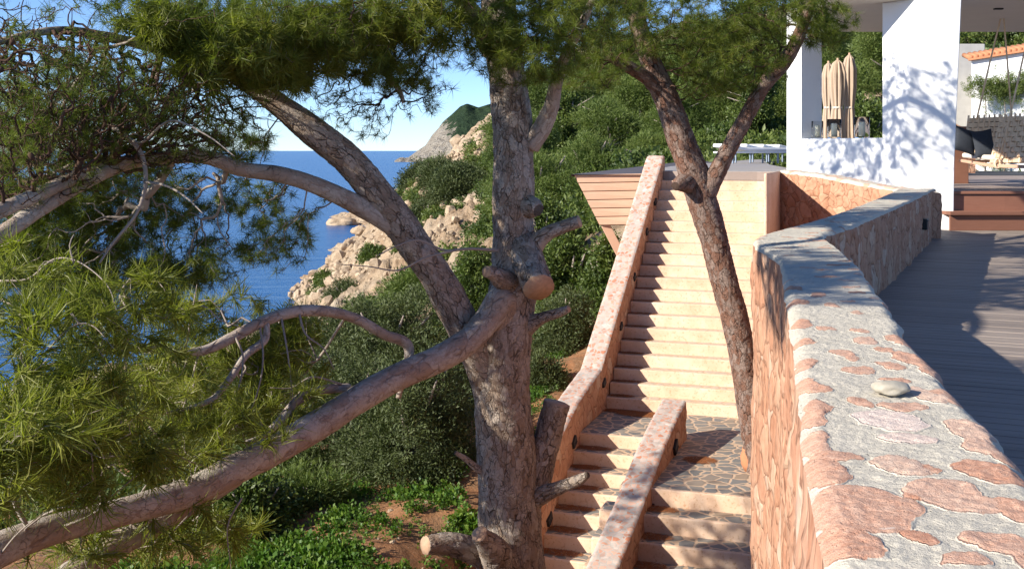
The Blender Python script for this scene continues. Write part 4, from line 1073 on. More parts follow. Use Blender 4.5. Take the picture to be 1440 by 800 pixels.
def rand_rot(dirs, rg):
    d = dirs / (np.linalg.norm(dirs, axis=1)[:, None] + 1e-9); u = rg.normal(0, 1, d.shape); x = u - d * (u * d).sum(1)[:, None]
    x /= np.linalg.norm(x, axis=1)[:, None] + 1e-9; return np.stack([x, np.cross(d, x), d], 2)

def scatter(name, temps, pos, dirs, scale, tone, mat, parent, rg, tone_w=.45):
    """one mesh: a template at every position, turned along dirs"""
    ch = rg.integers(0, len(temps), len(pos)); Rm = rand_rot(dirs, rg); VS, FS, TN = [], [], []; off = 0
    for k, (v, f, t) in enumerate(temps):
        m = np.where(ch == k)[0]
        if not len(m): continue
        w = np.einsum('nij,vj->nvi', Rm[m], v) * scale[m][:, None, None] + pos[m][:, None]
        VS.append(w.reshape(-1, 3)); FS.append((f[None] + (np.arange(len(m)) * len(v))[:, None, None]).reshape(-1, f.shape[1]) + off); off += len(m) * len(v)
        TN.append((tone[m][:, None] * (1 - tone_w) + t[None] * tone_w).ravel())
    if not VS: return None
    return link(name, mesh_np(name, np.concatenate(VS), FS, mat, smooth=False, attrs={'tone': np.concatenate(TN)}), parent)

def grow(seeds, pts, rg, seed_cost=None):
    """join every point to the nearest point already grown, starting from the limb: gives parents for natural branching"""
    ns = len(seeds); nodes = np.empty((ns + len(pts), 3)); nodes[:ns] = seeds
    d0 = np.min(np.linalg.norm(pts[:, None] - seeds[None], axis=2), 1) if len(seeds) < 400 else np.array([np.min(np.linalg.norm(seeds - p, axis=1)) for p in pts])
    order = np.argsort(d0); par = np.full(ns + len(pts), -1); cost = np.zeros(ns + len(pts)); m = ns
    for o in order:
        d = np.linalg.norm(nodes[:m] - pts[o], axis=1); k = int(np.argmin(d * 1.0 + .35 * cost[:m]))
        par[m] = k; nodes[m] = pts[o]; cost[m] = cost[k] + d[k]; m += 1
    return nodes, par, ns

def twig_mesh(name, nodes, par, ns, mat, parent, rg, r0=.0022, rmax=.03, sag=.0, crook=.12, sides=4, power=2.1):
    n = len(nodes); load = np.ones(n)
    kids = np.zeros(n, int)
    for i in range(n - 1, ns - 1, -1): kids[par[i]] += 1
    load = np.where(kids == 0, 1., 0.)
    for i in range(n - 1, ns - 1, -1): load[par[i]] += load[i]
    rad = np.clip(r0 * load ** (1 / power), r0, rmax); e = np.arange(ns, n)
    A, B = nodes[par[e]], nodes[e]; ra, rb = rad[e] * 1.06, rad[e] * .92; leaf = kids[e] == 0
    d = B - A; Ld = np.linalg.norm(d, axis=1); d /= Ld[:, None] + 1e-9
    rnd = rg.normal(0, 1, d.shape); rnd -= d * (rnd * d).sum(1)[:, None]; rnd2 = rg.normal(0, 1, d.shape)
    x = rnd / (np.linalg.norm(rnd, axis=1)[:, None] + 1e-9); y = np.cross(d, x); K = 5; rings = []
    o2 = rg.normal(0, crook, len(e)) * Ld; o1 = rg.normal(0, crook, len(e)) * Ld
    for k in range(K):
        t = k / (K - 1); c = A + (B - A) * t + x * (o1 * math.sin(math.pi * t))[:, None] + y * (o2 * math.sin(2 * math.pi * t))[:, None] * .6; c[:, 2] -= sag * Ld * math.sin(math.pi * t)
        rr = ra * (1 - t) + np.where(leaf, rb * .7, rb) * t
        for s in range(sides):
            a = 2 * math.pi * s / sides; rings.append(c + (x * math.cos(a) + y * math.sin(a)) * rr[:, None])
    Vv = np.stack(rings, 1); m = len(e); Vn = K * sides; base = (np.arange(m) * Vn)[:, None]; q = []
    for k in range(K - 1):
        for s in range(sides): q.append([k * sides + s, k * sides + (s + 1) % sides, (k + 1) * sides + (s + 1) % sides, (k + 1) * sides + s])
    q = np.array(q); Fq = (base[:, :, None] + q[None]).reshape(-1, 4)
    o = link(name, mesh_np(name, Vv.reshape(-1, 3), [Fq], mat), parent)
    return o, rad, kids, d

def blob_pts(rg, blobs):
    """blobs: (x, y, D, half width px, half height px, half depth m, n)"""
    out = []
    for x, y, D, hw, hh, hd_, n in blobs:
        v = rg.normal(0, 1, (n, 3)); v /= np.linalg.norm(v, axis=1)[:, None]; v *= (rg.random(n) ** (1 / 2.4))[:, None]
        c = Pa(x, y, D); s = np.array([hw / F * D, hd_, hh / F * D]); out.append(c + v * s)
    return np.concatenate(out)

def crown(parent, seeds, blobs, rg, temps, scale, mat, twmat, up=.25, droop=0., r0=.0022, name_c="crown", name_t="twigs", bare=None, tuft_gap=.10, along=3, sag=.05, crook=.12, jitter=.5, tone_shift=0., keep=None):
    pts = blob_pts(rg, blobs)
    if keep is not None: pts = pts[keep(pts)]
    nodes, par, ns = grow(seeds, pts, rg)
    tw, rad, kids, d = twig_mesh(name_t, nodes, par, ns, twmat, parent, rg, r0, sag=sag, crook=crook)
    e = np.arange(ns, len(nodes)); lf = rad[e] < r0 * 2.2
    if bare is not None: lf &= ~bare(nodes[e])
    A, B, dd = nodes[par[e]][lf], nodes[e][lf], d[lf]; tip = kids[e][lf] == 0
    pos, dr = [], []
    for k in range(along):
        t = 1 - k / along * .8; m = np.ones(len(B), bool) if k == 0 else rg.random(len(B)) < (.85 if k == 1 else .6)
        pos.append((A + (B - A) * t)[m] + rg.normal(0, .012, (m.sum(), 3))); q = dd[m] + rg.normal(0, jitter, (m.sum(), 3)); q[:, 2] += up - droop; dr.append(q)
    pos = np.concatenate(pos); dr = np.concatenate(dr)
    tone = np.clip(.5 + .38 * fbm(pos * 2.1, 3, 5) * 1.6 + rg.normal(0, .13, len(pos)) + tone_shift, 0, .92)
    sc = scale * rg.uniform(.75, 1.2, len(pos))
    cr = scatter(name_c, temps, pos, dr, sc, tone, mat, parent, rg)
    return nodes, pos

TEMPS_FAR = tuft_templates(8, 28, .11, .0036, (18, 88), .2, .05, 1, quad=False)
TEMPS_NEAR = tuft_templates(10, 34, .125, .0040, (12, 80), .5, .07, 2, quad=True)
TEMPS_LONG = tuft_templates(10, 26, .165, .0044, (8, 65), .8, .06, 3, quad=True)

def limb_seeds(*Ss, every=6):
    return np.concatenate([S_[::every, :3] for S_ in Ss])

# ---------------- the big forked pine
pine = empty("pine_tree", P(725, 1000, 9.0)); tag(pine, "big forked pine with sawn stubs standing left of the stairs, grey scaly bark", "pine tree")
tr, S_tr = bark_tube("trunk", px_path([(735, 1010, 9.0, 140), (730, 900, 9.0, 108), (722, 800, 9.0, 93), (715, 700, 9.0, 83), (710, 620, 9.0, 81), (706, 540, 9.0, 79), (710, 470, 9.0, 75), (722, 400, 9.05, 64), (722, 330, 9.1, 57), (722, 250, 9.1, 55), (720, 170, 9.15, 54), (712, 100, 9.2, 50), (704, 40, 9.2, 50), (700, -40, 9.25, 44), (708, -160, 9.3, 36), (700, -320, 9.3, 26), (715, -520, 9.3, 14)]), M['bark'], pine, .012, 110, .06, .010, seed=1, wob=.055)
_, S_a = bark_tube("limb", px_path([(704, 590, 9.0, 60), (685, 520, 8.97, 54), (655, 465, 8.9, 48), (620, 400, 8.8, 48), (580, 340, 8.7, 48), (540, 285, 8.6, 47), (490, 225, 8.5, 44), (440, 185, 8.4, 40), (395, 150, 8.35, 33), (350, 118, 8.3, 26), (300, 92, 8.2, 20), (230, 72, 8.0, 16), (150, 52, 7.7, 13), (70, 44, 7.3, 12), (-40, 70, 6.9, 9), (-150, 100, 6.2, 8)]), M['bark'], pine, .012, 84, .06, .009, seed=4, wob=.05)
_, S_b = bark_tube("limb", px_path([(708, 520, 9.0, 52), (700, 470, 8.95, 48), (704, 425, 8.85, 46), (686, 448, 8.75, 40), (655, 482, 8.5, 38), (610, 508, 8.2, 37), (560, 530, 7.9, 36), (510, 558, 7.6, 37), (450, 596, 7.2, 40), (390, 630, 6.8, 42), (330, 660, 6.4, 41), (270, 690, 6.1, 40), (200, 712, 5.8, 38), (120, 732, 5.5, 40), (40, 756, 5.2, 44), (-60, 800, 4.9, 50), (-200, 860, 4.5, 48)]), M['limb'], pine, .012, 72, .07, .004, seed=7, wob=.06)
_, S_b2 = bark_tube("limb", px_path([(330, 668, 6.4, 34), (270, 706, 6.2, 32), (210, 740, 6.0, 34), (150, 775, 5.8, 40), (90, 820, 5.6, 46), (20, 880, 5.4, 50)]), M['limb'], pine, .014, 56, .10, .007, seed=9, wob=.07)
_, S_c = bark_tube("limb", px_path([(575, 335, 8.72, 34), (545, 312, 8.6, 30), (505, 290, 8.5, 28), (470, 272, 8.4, 26), (430, 256, 8.3, 24), (390, 245, 8.2, 23), (340, 238, 8.1, 20), (290, 222, 7.9, 18), (235, 222, 7.7, 18), (180, 230, 7.4, 20), (120, 255, 7.1, 22), (60, 290, 6.8, 24), (0, 330, 6.5, 24), (-90, 380, 6.2, 20), (-220, 300, 7.0, 16), (-350, 190, 8.2, 10)]), M['limb'], pine, .014, 40, .05, .006, seed=11, wob=.06)
_, S_d = bark_tube("limb", px_path([(160, 225, 7.4, 17), (105, 250, 7.0, 18), (50, 275, 6.7, 21), (-10, 300, 6.4, 22), (-90, 330, 6.0, 18)]), M['limb'], pine, .014, 36, .05, .006, seed=13, wob=.06)
_, S_e = bark_tube("limb", px_path([(560, 560, 8.2, 8), (575, 490, 8.3, 15), (540, 470, 8.15, 15), (500, 448, 8.0, 15), (460, 438, 7.8, 15), (415, 438, 7.6, 15), (370, 452, 7.4, 15), (320, 478, 7.2, 15), (280, 494, 7.0, 13), (230, 492, 6.8, 12), (180, 490, 6.6, 10), (120, 500, 6.4, 8), (50, 520, 6.2, 6)]), M['limb'], pine, .014, 24, .04, .003, seed=15, wob=.06)
_, S_f = bark_tube("limb", px_path([(375, 455, 7.4, 9), (372, 478, 7.35, 11), (345, 500, 7.2, 11), (325, 530, 7.0, 10), (300, 560, 6.8, 8), (260, 575, 6.6, 6), (235, 580, 6.5, 4)]), M['limb'], pine, .014, 20, .04, .003, seed=17)
_, S_g = bark_tube("limb", px_path([(490, 545, 7.7, 12), (455, 548, 7.5, 13), (420, 562, 7.3, 13), (395, 590, 7.1, 12), (370, 612, 7.0, 9), (345, 622, 6.9, 6)]), M['limb'], pine, .014, 22, .04, .003, seed=18)
_, S_h = bark_tube("limb", px_path([(745, 205, 9.1, 30), (762, 180, 9.05, 26), (775, 150, 8.95, 22), (782, 118, 8.85, 19), (795, 80, 8.7, 16), (820, 30, 8.5, 12), (850, -40, 8.3, 8)]), M['limb'], pine, .014, 36, .05, .009, seed=19)
_, S_i = bark_tube("limb", px_path([(694, 70, 9.2, 34), (672, 30, 9.0, 28), (640, -10, 8.7, 23), (590, -60, 8.3, 18), (520, -110, 7.8, 12), (440, -150, 7.3, 8)]), M['limb'], pine, .016, 32, .05, .008, seed=21)
_, S_j = bark_tube("limb", px_path([(702, -60, 9.25, 26), (650, -150, 8.9, 22), (560, -260, 8.3, 16), (440, -340, 7.6, 10)]), M['limb'], pine, .02, 28, .05, .008, seed=22)
_, S_k = bark_tube("limb", px_path([(704, -100, 9.3, 24), (770, -200, 9.0, 19), (880, -300, 8.6, 14), (1000, -360, 8.2, 8)]), M['limb'], pine, .02, 28, .05, .008, seed=23)
# sawn stubs
bark_tube("sawn_stub", px_path([(728, 350, 9.1, 40), (735, 348, 9.02, 44), (742, 364, 8.92, 45), (750, 384, 8.79, 45), (758, 404, 8.66, 46)]), M['bark'], pine, .01, 56, .05, .008, seed=25, cut=True)
bark_tube("sawn_stub", px_path([(735, 365, 9.05, 34), (765, 332, 8.95, 22), (790, 320, 8.9, 18), (815, 311, 8.85, 17)]), M['bark'], pine, .012, 36, .05, .008, seed=26, cut=True)
bark_tube("sawn_stub", px_path([(735, 462, 9.0, 34), (760, 448, 8.9, 18), (785, 440, 8.85, 14), (800, 434, 8.8, 10)]), M['bark'], pine, .012, 30, .05, .008, seed=27, cut=True)
bark_tube("sawn_stub", px_path([(725, 720, 9.0, 60), (752, 676, 9.05, 44), (766, 630, 9.1, 38), (776, 592, 9.1, 37), (783, 566, 9.1, 36)]), M['bark'], pine, .012, 48, .05, .012, seed=28, cut=True)
bark_tube("broken_branch", px_path([(740, 705, 9.0, 34), (775, 690, 8.9, 22), (800, 680, 8.85, 17), (815, 674, 8.8, 15), (826, 667, 8.75, 9)]), M['bark'], pine, .012, 30, .05, .01, seed=29)
bark_tube("sawn_stub", px_path([(720, 800, 9.0, 80), (690, 785, 8.85, 46), (655, 770, 8.7, 36), (625, 764, 8.6, 32), (598, 766, 8.5, 26)]), M['bark'], pine, .012, 44, .05, .014, seed=30, cut=True)
bark_tube("sawn_stub", px_path([(708, 800, 8.8, 50), (695, 775, 8.6, 40), (680, 758, 8.45, 26), (674, 750, 8.4, 22)]), M['bark'], pine, .012, 36, .05, .012, seed=31, cut=True)
bark_tube("sawn_stub", px_path([(710, 670, 9, 30), (675, 660, 8.9, 12), (655, 645, 8.85, 8), (640, 636, 8.8, 5)]), M['bark'], pine, .012, 20, .05, .006, seed=32)
bark_tube("sawn_stub", px_path([(722, 405, 9.05, 40), (705, 392, 8.8, 30), (692, 384, 8.68, 20), (684, 382, 8.62, 16)]), M['bark'], pine, .012, 30, .05, .008, seed=33, cut=True)
bark_tube("sawn_stub", px_path([(735, 290, 9.1, 40), (750, 292, 8.95, 28), (757, 296, 8.9, 18)]), M['bark'], pine, .012, 30, .05, .008, seed=34)

# thin dead twigs over the gap
def twiglet(pts, w0, parent, mat=None, name="dead_twig", seg=6):
    S_ = spline(px_path([(x, y, D, w0 * (1 - .7 * k / (len(pts) - 1))) for k, (x, y, D) in enumerate(pts)]), .03)
    m = MB(); m.tube([V(c[:3]) for c in S_], [c[3] for c in S_], seg); return m.build(name, mat or M['twig'], parent, smooth=True)
twiglet([(700, 352, 8.8), (660, 350, 8.6), (625, 352, 8.5), (590, 338, 8.4), (560, 345, 8.3), (530, 360, 8.2)], 5, pine)
twiglet([(640, 352, 8.5), (600, 362, 8.4), (560, 380, 8.3), (520, 375, 8.2), (480, 372, 8.1)], 4, pine)
twiglet([(140, 165, 7.2), (175, 190, 7.1), (198, 215, 7.1), (205, 255, 7.05), (192, 300, 7.0), (160, 340, 6.9), (140, 370, 6.8)], 9, pine)
twiglet([(203, 255, 7.05), (235, 262, 6.9), (262, 278, 6.8), (285, 300, 6.7)], 5, pine)
twiglet([(178, 192, 7.1), (200, 200, 7.0), (240, 170, 6.9), (290, 190, 6.8), (330, 220, 6.7)], 5, pine)
for pts in ([(0, 395, 5.6), (40, 392, 5.6), (75, 365, 5.6), (110, 368, 5.5), (150, 400, 5.4), (165, 440, 5.3)], [(100, 440, 5.2), (115, 460, 5.2), (150, 510, 5.15), (160, 545, 5.1), (150, 580, 5.1)], [(60, 500, 5.3), (100, 460, 5.2), (130, 458, 5.2), (160, 490, 5.1)], [(105, 375, 5.5), (98, 345, 5.5), (104, 330, 5.5)],
            [(330, 472, 7.22), (342, 505, 7.1), (330, 560, 6.8), (300, 600, 6.6)], [(365, 455, 7.38), (370, 500, 7.2), (365, 540, 7.1), (350, 580, 7.0), (320, 610, 6.9)], [(280, 495, 7.0), (262, 560, 6.8), (240, 620, 6.6)], [(260, 494, 6.93), (270, 440, 6.8), (277, 400, 6.8)], [(395, 443, 7.5), (405, 500, 7.3), (412, 560, 7.2)], [(420, 438, 7.6), (430, 470, 7.5), (455, 490, 7.5), (470, 520, 7.5)],
            [(250, 440, 7.0), (285, 430, 7.0), (310, 450, 7.0), (345, 462, 7.1)], [(0, 420, 5.5), (60, 455, 5.4), (100, 500, 5.3), (130, 560, 5.3)], [(15, 640, 5.2), (80, 680, 5.2), (140, 705, 5.3), (200, 665, 5.4), (260, 655, 5.6)], [(240, 655, 6.0), (200, 690, 5.9), (180, 760, 5.8)], [(0, 780, 5.0), (30, 745, 5.0), (90, 700, 5.0)], [(210, 600, 5.8), (250, 640, 5.9), (300, 660, 6.1)],
            [(480, 540, 7.6), (440, 530, 7.5), (410, 545, 7.4), (380, 545, 7.3)], [(340, 700, 6.2), (320, 740, 6.1), (325, 800, 6.0)], [(300, 690, 6.2), (250, 740, 6.0), (210, 790, 5.9)], [(90, 505, 5.6), (55, 560, 5.5), (20, 600, 5.4)], [(180, 640, 5.3), (120, 640, 5.2), (60, 600, 5.1), (10, 590, 5.0)]):
    twiglet(pts, 3.6, pine)

# needles and twigs of the big pine ------------------------------------------------
g1 = np.random.default_rng(11)
sd_top = limb_seeds(S_tr[int(len(S_tr) * .62):], S_a[int(len(S_a) * .55):], S_h[6:], S_i, S_j, S_k, every=9)
# (a) the leafy ceiling across the top of the view and above the frame
crown(pine, sd_top, [(620, 20, 8.6, 130, 72, 1.2, 300), (520, 60, 8.3, 90, 65, 1.0, 230), (430, 40, 8.0, 90, 60, 1.0, 230), (340, 55, 7.6, 100, 62, .9, 260), (250, 20, 7.8, 110, 45, .7, 80), (740, 70, 8.5, 90, 55, .8, 230), (800, 20, 8.5, 110, 55, 1.0, 220), (690, -40, 8.8, 250, 70, 1.4, 360), (560, 110, 8.4, 60, 30, .6, 60),
      (480, -75, 8.7, 240, 70, 1.0, 240), (150, -20, 7.4, 200, 45, .8, 70), (720, -230, 9, 380, 140, 2.0, 420), (460, -260, 8.4, 280, 120, 1.4, 200), (950, -190, 8.6, 240, 120, 1.6, 240)],
      g1, TEMPS_FAR, 1.0, M['needle'], M['twigdark'], up=.1, tuft_gap=.1, along=3, jitter=.6)
# (b) bare brown twigs with cones, top left
g2 = np.random.default_rng(12)
sd_l = limb_seeds(S_a[int(len(S_a) * .62):], S_c[int(len(S_c) * .4):], S_d, every=8)
nodesB, _ = crown(pine, sd_l, [(120, 130, 7.2, 150, 85, .9, 1700), (40, 210, 6.9, 120, 90, .9, 1200), (240, 160, 7.5, 110, 80, .8, 1200), (330, 150, 7.9, 70, 60, .6, 160), (200, 200, 7.4, 110, 55, .7, 260), (40, 60, 6.8, 130, 60, .9, 300)],
      g2, TEMPS_FAR, .95, M['needle'], M['twigdark'], up=-.1, name_c="sparse_needles", name_t="bare_twigs", bare=lambda p: g2.random(len(p)) < .74, along=1, crook=.10, r0=.003, sag=.12)
# (c) thin sprays over the sea, between the limbs
g3 = np.random.default_rng(13)
sd_c = limb_seeds(S_c, S_a[int(len(S_a) * .3):], S_d, every=8)
crown(pine, sd_c, [(110, 170, 8.8, 180, 110, .7, 200), (60, 320, 8.4, 130, 75, .9, 560), (180, 290, 8.4, 110, 70, .7, 250), (300, 285, 8.6, 90, 60, .6, 90), (400, 300, 8.6, 70, 45, .5, 45), (20, 200, 8.0, 110, 100, .8, 320), (330, 205, 8.3, 60, 35, .5, 60), (110, 390, 8.4, 170, 50, .8, 400), (270, 370, 8.4, 110, 45, .7, 130), (390, 350, 8.5, 60, 40, .6, 40)],
      g3, TEMPS_FAR, 1.05, M['needle'], M['twig'], up=0., name_c="thin_sprays", name_t="spray_twigs", along=3)
# hanging spray in the sky gap right of the limb
g4 = np.random.default_rng(14)
bark_tube("hanging_branch", px_path([(520, 20, 8.3, 12), (528, 60, 8.3, 11), (545, 105, 8.3, 10), (560, 125, 8.3, 8), (568, 145, 8.3, 5)]), M['limb'], pine, .02, 16, .05, .003, seed=40)
sd_s = np.array([Pa(x, y, 8.3) for x, y in ((525, 40), (530, 70), (540, 95), (552, 115), (560, 128), (566, 142))])
crown(pine, sd_s, [(520, 160, 8.3, 45, 45, .3, 60), (580, 140, 8.3, 50, 35, .3, 50), (490, 145, 8.3, 50, 45, .3, 46), (600, 110, 8.4, 40, 40, .3, 40), (460, 130, 8.2, 40, 40, .3, 40)], g4, TEMPS_FAR, .8, M['needle'], M['twigdark'], name_c="hanging_needles", name_t="hanging_twigs", along=1, up=-.2, bare=lambda p: g4.random(len(p)) < .45, crook=.18)
# (d) sunlit long needles in the near lower left
g5 = np.random.default_rng(15)
sd_n = limb_seeds(S_b[int(len(S_b) * .5):], S_b2, S_e[int(len(S_e) * .3):], S_f, S_g, every=9)
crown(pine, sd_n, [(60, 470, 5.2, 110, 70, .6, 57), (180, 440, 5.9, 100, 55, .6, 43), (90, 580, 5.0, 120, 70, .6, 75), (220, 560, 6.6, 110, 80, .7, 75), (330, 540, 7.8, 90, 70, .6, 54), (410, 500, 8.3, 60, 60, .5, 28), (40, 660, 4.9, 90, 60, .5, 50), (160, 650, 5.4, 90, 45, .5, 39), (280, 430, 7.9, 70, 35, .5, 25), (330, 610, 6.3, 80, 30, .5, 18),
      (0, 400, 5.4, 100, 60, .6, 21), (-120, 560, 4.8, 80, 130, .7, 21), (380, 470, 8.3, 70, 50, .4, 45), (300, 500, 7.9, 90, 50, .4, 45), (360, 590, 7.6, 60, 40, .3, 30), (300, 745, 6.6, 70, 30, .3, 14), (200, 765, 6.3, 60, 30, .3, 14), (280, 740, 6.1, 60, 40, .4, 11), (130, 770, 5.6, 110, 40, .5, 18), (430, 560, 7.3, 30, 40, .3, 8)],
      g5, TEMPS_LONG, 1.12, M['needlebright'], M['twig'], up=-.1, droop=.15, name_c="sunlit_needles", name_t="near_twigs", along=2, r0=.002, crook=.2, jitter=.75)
# bright needles in front of the leaning limb
g8 = np.random.default_rng(18)
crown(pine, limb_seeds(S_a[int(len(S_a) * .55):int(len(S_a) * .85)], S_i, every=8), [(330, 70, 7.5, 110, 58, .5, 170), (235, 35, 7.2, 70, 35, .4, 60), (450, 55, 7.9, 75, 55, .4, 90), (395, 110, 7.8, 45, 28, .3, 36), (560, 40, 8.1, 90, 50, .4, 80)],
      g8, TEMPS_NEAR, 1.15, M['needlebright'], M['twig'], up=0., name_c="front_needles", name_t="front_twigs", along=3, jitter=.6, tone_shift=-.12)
# cones on the bare twigs
cone = blob_mesh("pine_cone", M['twigdark'], (.014, .014, .022), 5, .25, 2, 5)
idx = g2.choice(len(nodesB), 70, replace=False)
first = None
for k in idx:
    o = bpy.data.objects.new("pine_cone", cone); COL.objects.link(o); o.parent = pine; o.matrix_parent_inverse = Matrix.Translation(-pine.location)
    o.location = nodesB[k] + np.array([0, 0, -.03]); o.rotation_euler = (g2.uniform(-.8, .8), g2.uniform(-.8, .8), g2.uniform(0, 6)); s_ = g2.uniform(.8, 1.3); o.scale = (s_, s_, s_)

# crown that reaches left and towards the camera, above and beside the frame (it shades the landing and the near wall)
g6 = np.random.default_rng(16)
_, S_l = bark_tube("limb", px_path([(640, -10, 8.7, 18), (420, -180, 7.0, 22), (120, -330, 5.6, 20), (-300, -420, 4.6, 14)]), M['limb'], pine, .03, 20, .05, .006, seed=45)

crown(pine, limb_seeds(S_l, every=5), [(57, -315, 4.1, 190, 95, 1.45, 420), (57, -200, 4.1, 170, 60, 1.25, 260)], g6, TEMPS_FAR, 1.1, M['needle'], M['twigdark'], name_c="overhead_needles", name_t="overhead_twigs", along=3)
crown(pine, limb_seeds(S_c[int(len(S_c) * .85):], every=4), [(-360, 110, 8.8, 130, 90, 1.2, 170)], g6, TEMPS_FAR, 1.1, M['needle'], M['twigdark'], name_c="side_needles", name_t="side_twigs", along=3)

# ---------------- the leaning pine at the right of the stairs
rp = empty("pine_tree", P(1072, 640, 13.4)); tag(rp, "slim reddish pine with a forked trunk leaning left across the upper stairs", "pine tree")
_, R_t = bark_tube("trunk", px_path([(1092, 760, 13.3, 52), (1072, 650, 13.35, 46), (1060, 590, 13.4, 42), (1048, 520, 13.45, 38), (1036, 460, 13.5, 37), (1020, 400, 13.55, 37), (1005, 340, 13.6, 38), (992, 295, 13.6, 42), (980, 255, 13.6, 42), (965, 215, 13.6, 38), (950, 175, 13.6, 36), (937, 140, 13.6, 34), (922, 105, 13.6, 30), (905, 60, 13.6, 26), (890, 10, 13.6, 22), (870, -60, 13.6, 17), (860, -200, 13.6, 10)]), M['barkred'], rp, .012, 84, .055, .013, seed=51, wob=.05)
_, R_a = bark_tube("limb", px_path([(985, 290, 13.6, 30), (998, 262, 13.55, 28), (1012, 235, 13.5, 25), (1030, 200, 13.4, 23), (1052, 160, 13.3, 21), (1075, 120, 13.2, 20), (1100, 90, 13.1, 21), (1118, 62, 13.0, 18), (1135, 20, 12.9, 16), (1160, -40, 12.8, 13), (1210, -140, 12.7, 8)]), M['barkred'], rp, .014, 56, .05, .011, seed=52)
_, R_b = bark_tube("limb", px_path([(938, 145, 13.6, 22), (915, 115, 13.5, 20), (890, 98, 13.4, 18), (870, 88, 13.3, 14), (855, 80, 13.2, 9)]), M['barkred'], rp, .016, 36, .05, .012, seed=53)
bark_tube("sawn_stub", px_path([(975, 258, 13.6, 30), (958, 258, 13.4, 22), (950, 262, 13.3, 12)]), M['barkred'], rp, .012, 28, .05, .012, seed=54)
_, R_c = bark_tube("limb", px_path([(900, 40, 13.6, 18), (905, -40, 14.6, 15), (930, -90, 16.0, 12), (960, -110, 17.4, 10), (840, -80, 18.2, 7)]), M['barkred'], rp, .03, 24, .05, .01, seed=55)
_, R_d = bark_tube("limb", px_path([(1135, 20, 12.9, 12), (1180, -60, 13.4, 11), (1260, -150, 14.0, 9), (1360, -230, 14.6, 6)]), M['barkred'], rp, .03, 24, .05, .01, seed=56)
g7 = np.random.default_rng(17)
sd_r = limb_seeds(R_t[int(len(R_t) * .6):], R_a[int(len(R_a) * .55):], R_b, R_c, R_d, every=8)
crown(rp, sd_r, [(860, 50, 13.2, 80, 55, 1.2, 260), (960, 40, 13.4, 90, 70, 1.3, 330), (1030, 70, 13.2, 75, 60, 1.1, 280), (1000, 120, 13.4, 60, 25, .9, 100), (1110, 20, 12.9, 75, 45, 1.0, 260), (1165, 40, 12.8, 42, 34, .6, 110), (930, -50, 13.5, 200, 80, 1.8, 380), (1130, -90, 14, 160, 70, 1.6, 260), (1090, 90, 13.1, 30, 25, .4, 30), (830, 100, 13.2, 60, 35, .9, 110),
      (940, -115, 17.3, 130, 62, 1.3, 480), (850, -50, 18.2, 120, 55, 1.2, 600), (1320, -220, 14.6, 140, 70, 1.4, 110)],
      g7, TEMPS_FAR, 1.05, M['needle'], M['twigdark'], up=.05, along=3, r0=.003)

# ============================================================ shrubs, scrub, weeds, rocks
def leaf_templates(n, leaves, size, aspect, R_, seed, up=.3):
    """a clump of small leaves, roughly a ball of radius R_"""
    r = np.random.default_rng(seed); out = []
    for _ in range(n):
        c = r.normal(0, 1, (leaves, 3)); c /= np.linalg.norm(c, axis=1)[:, None]; c *= (R_ * r.random(leaves) ** .5)[:, None]
        d = c / R_ + r.normal(0, .55, (leaves, 3)); d[:, 2] += up; d /= np.linalg.norm(d, axis=1)[:, None]
        s = np.cross(d, r.normal(0, 1, (leaves, 3))); s /= np.linalg.norm(s, axis=1)[:, None]
        L = size * r.uniform(.6, 1.2, leaves)[:, None]; W = L * aspect
        v = np.stack([c - d * L * .5, c + s * W * .5, c + d * L * .5, c - s * W * .5], 1).reshape(-1, 3)
        f = np.arange(leaves * 4).reshape(-1, 4); out.append((v, f, np.repeat(r.random(leaves), 4)))
    return out

LT = {'juniper': leaf_templates(6, 90, .055, .28, .16, 1, .5), 'mastic': leaf_templates(6, 70, .06, .5, .16, 2, .25), 'lightpine': leaf_templates(6, 90, .085, .14, .18, 3, .5)}

def bush(name, kind, x, D, wpx, hpx, label, cat="shrub", group=None, seed=0, n=420, lean=0., k=1.0, dz=0., ztop=None, stem=True, mat=None, tone=0.):
    g = np.random.default_rng(900 + seed); X = (x - 720) / F * D; z0 = float(tz(X, D)[0]) + dz
    w, h = wpx / F * D / 2, hpx / F * D
    root = empty(name, (X, D, z0)); tag(root, label, cat, group)
    v = g.normal(0, 1, (n, 3)); v /= np.linalg.norm(v, axis=1)[:, None]; v[:, 2] = np.abs(v[:, 2]) * 1.0 - .12
    nz = 1 + .55 * fbm(v * 1.7 + seed, 3, seed) + .2 * fbm(v * 5 + seed, 2, seed); q = (.45 + .55 * g.random(n) ** .6) * nz
    pos = np.array([X, D, z0]) + v * q[:, None] * np.array([w, w * .9, h * .95])
    dr = v + g.normal(0, .35, v.shape); dr[:, 2] += .35
    sc = g.uniform(.7, 1.35, n) * k
    tn = np.clip(.5 + .55 * fbm(pos * (1.6 / max(w, .3)), 3, 3) + g.normal(0, .16, n) + tone, 0, 1)
    scatter("foliage", LT[kind], pos, dr, sc, tn, mat or M[kind], root, g)
    if stem:
        m = MB()
        for j in range(5):
            a = g.random() * 6.28; e = np.array([X, D, z0]) + np.array([math.cos(a) * w * .55, math.sin(a) * w * .5, h * g.uniform(.5, .8)])
            b = V((X, D, z0 - .1)); m.tube([b, b.lerp(V(e), .5) + V((0, 0, .1 * h)), V(e)], [.04 * k * h / 1.5, .028 * k * h / 1.5, .01 * k], 6)
        m.build("stem", M['twig'], root, smooth=True)
    return root

